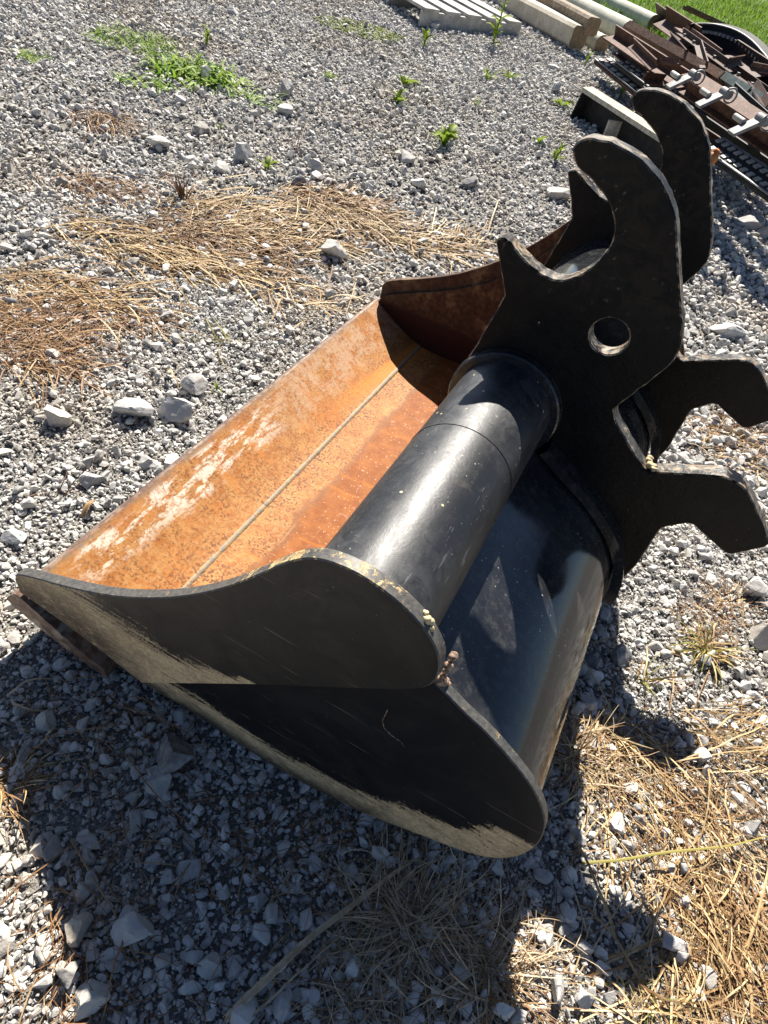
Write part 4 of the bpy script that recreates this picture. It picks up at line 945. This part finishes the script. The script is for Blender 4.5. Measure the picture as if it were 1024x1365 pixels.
grass_patch((-3.2559, 3.5717, 0.1462), .26, .17, 420, (.05, .13), M['grass'], 'wispy green grass patch near the top left', (.003, .006), flat=.6)
grass_patch((-2.7233, 3.4570, 0.1358), .26, .17, 420, (.08, .17), M['grass'], 'lush broad-bladed grass patch holding a pale rock', (.010, .018), flat=.5)
grass_patch((-2.7887, 3.1198, 0.1153), .15, .08, 120, (.06, .13), M['grass'], 'low grass patch left of the lush patch', (.006, .011), flat=.35)
grass_patch((-2.2946, 3.4437, 0.1297), .17, .06, 110, (.06, .13), M['grass'], 'low grass strip in front of the upright grey rock', (.004, .008), flat=.3)
grass_patch((-2.6754, 5.3133, 0.2279), .34, .20, 3200, (.025, .05), M['moss'], 'flat mossy green patch at the top left of the pallet', (.008, .016), flat=.55)
grass_patch((-3.4019, 2.9426, 0.0974), .09, .08, 120, (.03, .07), M['grass'], 'small round grass patch at the far upper left', (.003, .006))

# ------------------------------------------------------------------ lawn beyond the yard
mb = MB(); A = Vector((-4.1796, 8.0745, 0.3319)); B = Vector((0.4889, 8.2484, 0.3087)); d_ = (B - A); d_.z = 0; d_.normalize(); nrm = Vector((-d_.y, d_.x, 0))
LM = 9.0
vs_ = []; NXs = 40; NYs = 30
for j in range(NYs + 1):
    for i in range(NXs + 1):
        p = A + d_ * (-6 + 16 * i / NXs) + nrm * (LM * j / NYs + (.06 * noise.noise(Vector((i * .9, 0, 0))) if j == 0 else 0)); vs_.append((p.x, p.y, gh(p.x, p.y) + .012))
mb.add(vs_, [(j * (NXs + 1) + i, j * (NXs + 1) + i + 1, (j + 1) * (NXs + 1) + i + 1, (j + 1) * (NXs + 1) + i) for j in range(NYs) for i in range(NXs)], 0, .5)
t = NT('lawn_soil'); M['lawn_base'] = t.out(t.mix(t.ss(t.noise(12, 5), .4, .6), (.07, .11, .02), (.12, .16, .035)), .9)
mb.build('lawn', M['lawn_base'])['kind'] = 'structure'
mb = MB(); cnt = 0
for _ in range(90000):
    s_ = U(-6, 10); q = LM * R() ** 1.4; p = A + d_ * s_ + nrm * (q - .05); zc = in_view((p.x, p.y, gh(p.x, p.y)), .45)
    if zc is None: continue
    cnt += 1
    b = U(0, 6.283); L_ = U(.05, .12); le = U(.2, .9); z0 = gh(p.x, p.y) + .01
    top = Vector((p.x + math.cos(b) * L_ * le, p.y + math.sin(b) * L_ * le, z0 + L_)); mid = Vector((p.x + math.cos(b) * L_ * le * .35, p.y + math.sin(b) * L_ * le * .35, z0 + L_ * .6))
    mb.ribbon([(p.x, p.y, z0 - .01), mid, top], U(.006, .012) * min(1.6, zc / 6), 0, min(1, max(0, .5 + .35 * noise.noise(Vector((p.x * 2.2, p.y * 2.2, 0))) + random.gauss(0, .22))), side=Vector((math.cos(b + 1.57 + U(-.5, .5)), math.sin(b + 1.57), 0)))
mb.build('lawn_grass', M['lawn'])['kind'] = 'stuff'

# ------------------------------------------------------------------ pallet and timbers
Zp = .42
def boardbox(mb, A, B, wd, th, upv=(0, 0, 1), roll=0): mb.extrude(A, B, [(-wd / 2, -th / 2), (wd / 2, -th / 2), (wd / 2, th / 2), (-wd / 2, th / 2)], upv, roll=roll)
pc = Vector((-2.4456, 5.9037, 0.2524)); pe = Vector((-1.8409, 6.6563, 0.2838))
fd = (pe - pc); fd.z = 0; plen = fd.length; fd.normalize(); bd = Vector((-fd.y, fd.x, 0))
pz = min(gh(pc.x, pc.y), gh(pe.x, pe.y))
pal = thing('pallet', 'weathered grey wooden pallet with gaps between its deck boards at the top edge', 'pallet', (pc.x, pc.y, pz))
PH = .135
for k in range(3):
    mb = MB(); o_ = bd * (.02 + k * .55); boardbox(mb, pc + o_ + Vector((0, 0, pz - pc.z + PH * .5)), pc + fd * plen + o_ + Vector((0, 0, pz - pc.z + PH * .5)), .04, PH * .72); mb.build('stringer', M['pallet_dark'] if k else M['pallet'], pal)
nb = 5
for k in range(nb):
    mb = MB(); c0 = pc + fd * (.08 + k * (plen - .16) / (nb - 1)); c0.z = pz + PH * .86 + .012
    boardbox(mb, c0 - bd * .01, c0 + bd * 1.25 + Vector((0, 0, U(-.004, .004))), .13, .022); mb.build('deck_board', M['pallet'], pal)
for k in range(3):
    mb = MB(); c0 = pc + fd * (.1 + k * (plen - .2) / 2); c0.z = pz + .012; boardbox(mb, c0, c0 + bd * 1.25, .12, .022); mb.build('bottom_board', M['pallet_dark'], pal)

def octo(r_, k=.82):
    return [(r_ * math.cos(a), r_ * math.sin(a)) for a in [math.pi / 8 + i * math.pi / 4 for i in range(8)]]
def sqr(r_, ch=.25):
    c_ = r_ * ch; return [(-r_ + c_, -r_), (r_ - c_, -r_), (r_, -r_ + c_), (r_, r_ - c_), (r_ - c_, r_), (-r_ + c_, r_), (-r_, r_ - c_), (-r_, -r_ + c_)]
def timber(A, B, prof, mat, label, name='timber', cat='timber', group='timbers and poles behind the gravel'):
    A = Vector(A); B = Vector(B)
    root = thing(name, label, cat, tuple(A), group)
    mb = MB(); mb.extrude(A, B, prof); mb.build('shaft' if name == 'timber' else 'pole_shaft', mat, root, smooth=30)
    d_ = (B - A).normalized(); mb = MB(); mb.extrude(A - d_ * .003, A + d_ * .012, [(a * .965, b * .965) for a, b in prof]); mb.build('end_grain', M['timber_end'], root)
def rnd_prof(r_, n=20): return [(r_ * math.cos(2 * math.pi * i / n), r_ * math.sin(2 * math.pi * i / n)) for i in range(n)]
TZ = .40
timber((-1.3819, 6.8687, 0.3700), (-3.3244, 8.5731, 0.3700), sqr(.082, .30), M['timber'], 'light squared timber nearest the gravel, its sawn end facing the pile')
timber((-1.3067, 6.9036, 0.4600), (-3.0704, 8.7825, 0.4600), sqr(.066, .3), M['timber_dark'], 'dark creosoted timber lying behind the light squared one')
timber((-1.2266, 7.1625, 0.3300), (-2.5456, 8.4317, 0.3300), rnd_prof(.075), M['pole'], 'short looking greenish round pole end low beside the rusty pile', 'pole', 'pole')
timber((-1.0798, 7.4304, 0.4400), (-3.2987, 9.6652, 0.4400), rnd_prof(.088), M['pole'], 'thick pale round pole behind the dark timber', 'pole', 'pole')
timber((-1.0280, 8.5471, 0.4400), (-3.3087, 10.8801, 0.4400), rnd_prof(.078), M['pole'], 'farthest pale round pole next to the lawn', 'pole', 'pole')

# ------------------------------------------------------------------ pile of scrap steel
PG = 'rusty steel scrap in the pile at the right'
def angle_prof(w_, h_, t_): return [(-w_ / 2, 0), (w_ / 2, 0), (w_ / 2, t_), (-w_ / 2 + t_, t_), (-w_ / 2 + t_, h_), (-w_ / 2, h_)]
def chan_prof(w_, h_, t_): return [(-w_ / 2, 0), (w_ / 2, 0), (w_ / 2, h_), (w_ / 2 - t_, h_), (w_ / 2 - t_, t_), (-w_ / 2 + t_, t_), (-w_ / 2 + t_, h_), (-w_ / 2, h_)]
def ibeam_prof(w_, h_, t_): return [(-w_ / 2, 0), (w_ / 2, 0), (w_ / 2, t_), (t_ / 2, t_), (t_ / 2, h_ - t_), (w_ / 2, h_ - t_), (w_ / 2, h_), (-w_ / 2, h_), (-w_ / 2, h_ - t_), (-t_ / 2, h_ - t_), (-t_ / 2, t_), (-w_ / 2, t_)]
def beam(A, B, prof, mat, label, name='steel_angle', cat='steel bar', bolts=0, roll=0.0, boltmat='cleat', bz=.05):
    A = Vector(A); B = Vector(B); root = thing(name, label, cat, tuple(A), PG)
    mb = MB(); mb.extrude(A, B, prof, roll=roll); mb.build('bar', mat, root)
    d_ = (B - A).normalized(); sx = d_.cross(Vector((0, 0, 1))).normalized(); uz = sx.cross(d_)
    if bolts:
        q = Matrix.Rotation(roll, 3, d_); n_ = q @ uz; s_ = q @ sx
        for k in range(bolts):
            c_ = A.lerp(B, (k + .5) / bolts) + n_ * bz; mb = MB(); mb.tube([c_ - n_ * .006, c_ + n_ * .016], .011, 6); mb.build('bolt', M[boltmat], root)
    return root
def cleated(A, B, wd, nc, label, roll=0.0, mat='rubber', name='rubber_track'):
    A = Vector(A); B = Vector(B); root = thing(name, label, 'track', tuple(A), PG)
    mb = MB(); mb.extrude(A, B, [(-wd / 2, 0), (wd / 2, 0), (wd / 2, .02), (wd / 2 - .015, .03), (-wd / 2 + .015, .03), (-wd / 2, .02)], roll=roll); mb.build('belt', M[mat], root)
    d_ = (B - A).normalized(); sx = d_.cross(Vector((0, 0, 1))).normalized(); uz = sx.cross(d_); q = Matrix.Rotation(roll, 3, d_); sx = q @ sx; uz = q @ uz
    st = (B - A).length / nc; me = None
    for k in range(nc):
        c_ = A + d_ * st * (k + .5) + uz * .036
        for s_ in (-1, 1):
            mb = MB(); mb.box(c_ + sx * s_ * wd * .24 - uz * .003, d_ * st * .27, sx * wd * .10, uz * .005); mb.build('cleat', M['cleat'], root)
    mb = MB()
    for s_ in (-1, 1): mb.extrude(A + sx * s_ * wd * .47 + uz * .028, B + sx * s_ * wd * .47 + uz * .028, [(-.005, 0), (.005, 0), (.005, .008), (-.005, .008)], roll=roll)
    mb.build('edge_rail', M['galv'], root)
beam((-1.0409, 6.2861, 0.5000), (-0.2968, 5.1951, 0.5000), angle_prof(.10, .075, .010), M['rusty'], 'rusty angle bar at the left front of the pile with its leg up', roll=.3)
beam((-0.9276, 6.3689, 0.5600), (-0.2246, 5.4829, 0.5600), chan_prof(.11, .05, .010), M['rusty_pink'], 'wide light rusty channel on top of the pile', 'steel_channel', roll=-.5, bolts=4, bz=.012)
beam((-0.2345, 5.6227, 0.5500), (-0.1021, 5.4167, 0.5500), chan_prof(.10, .05, .010), M['rusty_pink'], 'short light rusty channel piece between rusty and green channels', 'steel_channel', roll=-.5)
beam((-0.1074, 5.4738, 0.5500), (0.0811, 5.1692, 0.5500), chan_prof(.09, .05, .008), M['green_steel'], 'grey green channel piece on the pile, left one', 'steel_channel', roll=-.55)
beam((0.1009, 5.1507, 0.5500), (0.3826, 4.7119, 0.5500), chan_prof(.09, .05, .008), M['green_steel'], 'grey green channel piece on the pile at the picture edge', 'steel_channel', roll=-.55)
beam((-0.6369, 7.1942, 0.5500), (0.2343, 5.2971, 0.5500), angle_prof(.06, .05, .008), M['rusty_dark'], 'dark rusty angle bar with bolts along it near the back of the pile', bolts=8, bz=.012)
beam((-0.9332, 8.1630, 0.5000), (-0.4832, 7.2312, 0.5000), angle_prof(.13, .12, .010), M['rusty'], 'broad rusty plate bar standing behind the angle bars', roll=.5)
beam((-1.1012, 8.7968, 0.4700), (-0.8170, 8.1427, 0.4700), angle_prof(.10, .11, .010), M['rusty_dark'], 'short dark rusty bar beside the farthest pole end', roll=.6)
beam((-0.8259, 8.7523, 0.6000), (-0.3787, 9.1222, 0.5200), chan_prof(.055, .03, .008), M['rusty_pink'], 'thin light rusty bar sticking out toward the lawn', 'steel_channel', roll=-.3)
beam((-0.4767, 9.2558, 0.5000), (-0.3524, 8.9525, 0.5000), angle_prof(.09, .05, .010), M['rusty_pink'], 'small rusty block at the back of the pile against the lawn')
beam((-0.6741, 7.5096, 0.5500), (-0.2799, 6.5727, 0.5500), angle_prof(.11, .05, .012), M['rusty_pink'], 'rusty cleated bar in the middle of the pile', bolts=5, bz=.014)
beam((-0.2842, 7.5523, 0.5000), (0.1117, 6.6094, 0.5000), angle_prof(.14, .10, .010), M['rusty_dark'], 'dark rusty trough under the arched track', roll=.4)
beam((-0.1109, 7.6397, 0.4800), (0.4039, 6.4546, 0.4800), angle_prof(.10, .06, .010), M['rusty'], 'rusty bar at the right edge below the arched track', roll=.2)
beam((-0.2649, 4.9834, 0.5200), (0.4114, 3.9782, 0.5200), ibeam_prof(.10, .10, .010), M['rusty'], 'rusty beam across the front of the pile carrying the clamps', 'steel_beam', roll=.35)
beam((-0.3331, 5.2539, 0.4400), (0.4596, 4.1833, 0.4400), chan_prof(.10, .05, .008), M['black_steel'], 'black channel under the front rusty beam', 'steel_channel', roll=.5)
beam((-0.4723, 5.5889, 0.3000), (0.5462, 4.3708, 0.3000), chan_prof(.16, .10, .012), M['rusty_dark'], 'dark rusty channel at the bottom of the pile', 'steel_channel', roll=.2)
beam((-0.4470, 6.1743, 0.4600), (0.3936, 4.8820, 0.4600), chan_prof(.09, .05, .008), M['black_steel'], 'black channel between the two rusty beams in the pile', 'steel_channel', roll=-.2, bolts=7, bz=.02)
beam((-0.7378, 7.2639, 0.4000), (0.4196, 5.4391, 0.4000), chan_prof(.40, .12, .012), M['rusty_dark'], 'wide dark channel added under the middle of the pile to keep its gaps dark', 'steel_channel')  # filler added beneath the bars so gaps read dark instead of showing ground
beam((-0.5341, 7.9093, 0.4400), (0.3768, 6.2673, 0.4400), chan_prof(.30, .06, .012), M['black_steel'], 'wide black channel added under the back of the pile to keep its gaps black', 'steel_channel')  # second added filler, blackens the gaps at the back
cleated((0.0037, 4.4076, 0.4000), (0.4901, 3.8045, 0.4000), .15, 13, 'black track strip with two rows of pale cleats at the front of the pile', roll=.35)
cleated((-1.0236, 6.2556, 0.3400), (-0.5171, 5.4801, 0.3400), .13, 7, 'short cleated strip at the left foot of the pile', roll=.2, mat='rusty_dark')
cleated((-0.8318, 5.9721, 0.4000), (-0.4855, 5.4341, 0.4000), .10, 6, 'narrow cleated strip just above the short one at the left of the pile', roll=.2, mat='black_steel')
# arched track
A0 = [(-0.5906, 7.3940, 0.6000), (-0.4860, 7.5510, 0.6200), (-0.3469, 7.5168, 0.6400), (-0.1961, 7.4383, 0.6400), (-0.0482, 7.1132, 0.6300), (0.0771, 6.7988, 0.6000), (0.2014, 6.6405, 0.5600)]
Ap = [Vector(p) for p in A0]
for _ in range(2):
    Q = [Ap[0]]
    for i in range(len(Ap) - 1): Q += [Ap[i].lerp(Ap[i + 1], .25), Ap[i].lerp(Ap[i + 1], .75)]
    Q.append(Ap[-1]); Ap = Q
arch = thing('rubber_track', 'arched black track with a row of pale cleats at the top of the pile', 'track', tuple(Ap[0]), PG)
wv_ = Vector((.55, .75, .15)).normalized() * .10; mb = MB(); vs_ = []
for p in Ap: vs_ += [p + Vector((0, 0, .02)), p + wv_ + Vector((0, 0, .02)), p + wv_ - Vector((0, 0, .02)), p - Vector((0, 0, .02)), p - Vector((0, 0, .13))+ wv_ * .1, p - Vector((0, 0, .13))]
mb.add(vs_, [(i * 6 + k, i * 6 + (k + 1) % 6, i * 6 + 6 + (k + 1) % 6, i * 6 + 6 + k) for i in range(len(Ap) - 1) for k in range(6)] + [tuple(range(6))[::-1], tuple(range(len(vs_) - 6, len(vs_)))], 0, .5)
mb.build('belt', M['rubber'], arch)
for i in range(1, len(Ap) - 1, 1):
    d_ = (Ap[i + 1] - Ap[i - 1]).normalized(); n_ = d_.cross(wv_).normalized(); mb = MB(); mb.box(Ap[i] - wv_.normalized() * .012 - Vector((0, 0, .035)), d_ * .014, wv_.normalized() * .012, n_ * .010); mb.build('cleat', M['cleat'], arch)
mb = MB(); mb.tube([p + Vector((0, 0, .022)) for p in Ap], .006, 6); mb.build('edge_rail', M['cleat'], arch)
# clamps with pins and rings
def clamp(C_, label, s_=1.0):
    C_ = Vector(C_); root = thing('pin_clamp', label, 'clamp', tuple(C_), 'galvanised clamps on the front beam')
    ax = (Vector((0.4114, 3.9782, 0.5200)) - Vector((-0.2649, 4.9834, 0.5200))); ax.z = 0; ax.normalize(); sd_ = Vector((-ax.y, ax.x, 0))
    mb = MB(); mb.extrude(C_ - sd_ * .075 * s_ + Vector((0, 0, -.05)), C_ + sd_ * .055 * s_ + Vector((0, 0, .035)), [(-.03, -.008), (.03, -.008), (.03, .008), (-.03, .008)]); mb.build('strap', M['galv'], root)
    mb = MB(); p = C_ - sd_ * .02 - ax * .015; mb.tube([p - ax * .10, p - ax * .01], .014, 12); mb.build('pin', M['cleat'], root, smooth=40)
    mb = MB(); c_ = C_ + ax * .05 + sd_ * .05 + Vector((0, 0, .03)); mb.tube([c_ + (sd_ * math.cos(a) + Vector((0, 0, 1)) * math.sin(a)) * .034 for a in [2 * math.pi * k / 20 for k in range(21)]], .005, 6, caps=False); mb.build('ring', M['galv'], root, smooth=60)
    mb = MB(); mb.tube([C_ + sd_ * .045 + Vector((0, 0, .03)) - ax * .03, C_ + sd_ * .045 + Vector((0, 0, .03)) + ax * .045], .022, 12); mb.build('barrel', M['galv'], root, smooth=40)
clamp((-0.2851, 4.6314, 0.6200), 'uppermost galvanised clamp, right above the rear hook')
clamp((-0.0839, 4.3902, 0.6200), 'middle of the three galvanised clamps on the front rusty beam')
clamp((0.1304, 3.9894, 0.6200), 'lowest galvanised clamp near the right picture edge')
# loose odd bars thrown across the pile
JUNKP = [
    (0, (-0.7624, 5.6168, 0.5700), (-0.5029, 5.0295, 0.5700), 'rusty', 0.05, 0.6, 'short rusty angle lying askew over the left part of the pile'),
    (1, (-0.4880, 5.0817, 0.6000), (-0.3833, 5.1906, 0.6000), 'rusty_pink', 0.045, -0.4, 'stubby light rusty bar lying level across the pile'),
    (2, (-0.3975, 6.3286, 0.6000), (-0.2449, 5.3768, 0.6000), 'rusty_dark', 0.045, 0.3, 'dark bar lying across the middle of the pile'),
    (3, (-0.1348, 5.8036, 0.6000), (-0.0567, 6.1702, 0.6000), 'rusty', 0.05, 0.5, 'short rusty bar beside the green channels'),
    (4, (0.0591, 5.4458, 0.5900), (0.1685, 4.7880, 0.5900), 'rusty_dark', 0.05, -0.3, 'dark bar lying steeply at the right edge of the pile'),
    (5, (-0.5330, 5.0114, 0.5000), (-0.4236, 5.1190, 0.5000), 'rusty', 0.05, 0.4, 'short rusty offcut low at the left of the front beam'),
    (6, (-0.6171, 6.3552, 0.5900), (-0.3965, 5.6619, 0.5900), 'rusty_dark', 0.05, 0.8, 'dark twisted angle behind the light rusty channel'),
    (7, (-0.0319, 5.0962, 0.5850), (0.2037, 4.4561, 0.5850), 'black_steel', 0.035, 0.2, 'thin black bar between the green channels and the clamps'),
    (8, (-0.2424, 5.1372, 0.5750), (0.0644, 4.4947, 0.5750), 'black_steel', 0.03, 0.1, 'thin black bar just above the front rusty beam'),
    (9, (0.0193, 6.2898, 0.5700), (0.2350, 6.4592, 0.5700), 'rusty_pink', 0.045, 0.3, 'light rusty bar end at the right edge under the arched track'),
    (10, (-0.5439, 5.1196, 0.4000), (-0.2235, 4.6377, 0.4000), 'rusty_dark', 0.06, 0.3, 'dark rusty bar at the foot of the pile behind the rear hook'),
    (11, (-0.9355, 6.1728, 0.4300), (-0.4621, 5.4570, 0.4300), 'rusty_dark', 0.05, 0.2, 'dark rusty angle low at the left end of the pile'),
]
for (key, A_, B_, mt, w_, rl, lb) in JUNKP:
    beam(A_, B_, angle_prof(w_, w_ * .9, .007), M[mt], lb, roll=rl)
# black channel beside the rear hook
rootc = thing('steel_channel', 'black open channel with a pale weathered flange beside the rear hook', 'steel bar', (-0.8881, 5.4206, 0.1600), PG)
cA = Vector((-0.8405, 5.0968, 0.3600)); cB = Vector((-0.1761, 4.4532, 0.3600)); cd_ = (cB - cA).normalized(); cs_ = cd_.cross(Vector((0, 0, 1))).normalized(); DN = Vector((0, 0, -1))
mb = MB(); mb.extrude(cA, cB, [(-.02, -.018), (.07, -.020), (.072, .006), (.0, .016), (-.02, .012)]); mb.build('flange', M['mossy_edge'], rootc)
mb = MB(); mb.extrude(cA + DN * .02, cB + DN * .02, [(-.018, -.19), (.0, -.19), (.0, .0), (-.018, .0)]); mb.build('back_web', M['black_steel'], rootc)
mb = MB(); mb.extrude(cA + DN * .21, cB + DN * .21, [(-.018, -.014), (.11, -.014), (.11, .002), (-.018, .002)]); mb.build('bottom_flange', M['black_steel'], rootc)
mb = MB(); mb.extrude(cA + DN * .02 + cd_ * .004, cA + DN * .02 + cd_ * .016, [(.0, -.19), (.10, -.19), (.065, .0), (.0, .0)]); mb.build('end_plate', M['black_steel'], rootc)
mb = MB(); pb = cA + cd_ * .42 + cs_ * .05 + DN * .13; mb.box(pb, cd_ * .007, cs_ * .05, (0, 0, .075)); mb.build('bracket', M['mossy_edge'], rootc)
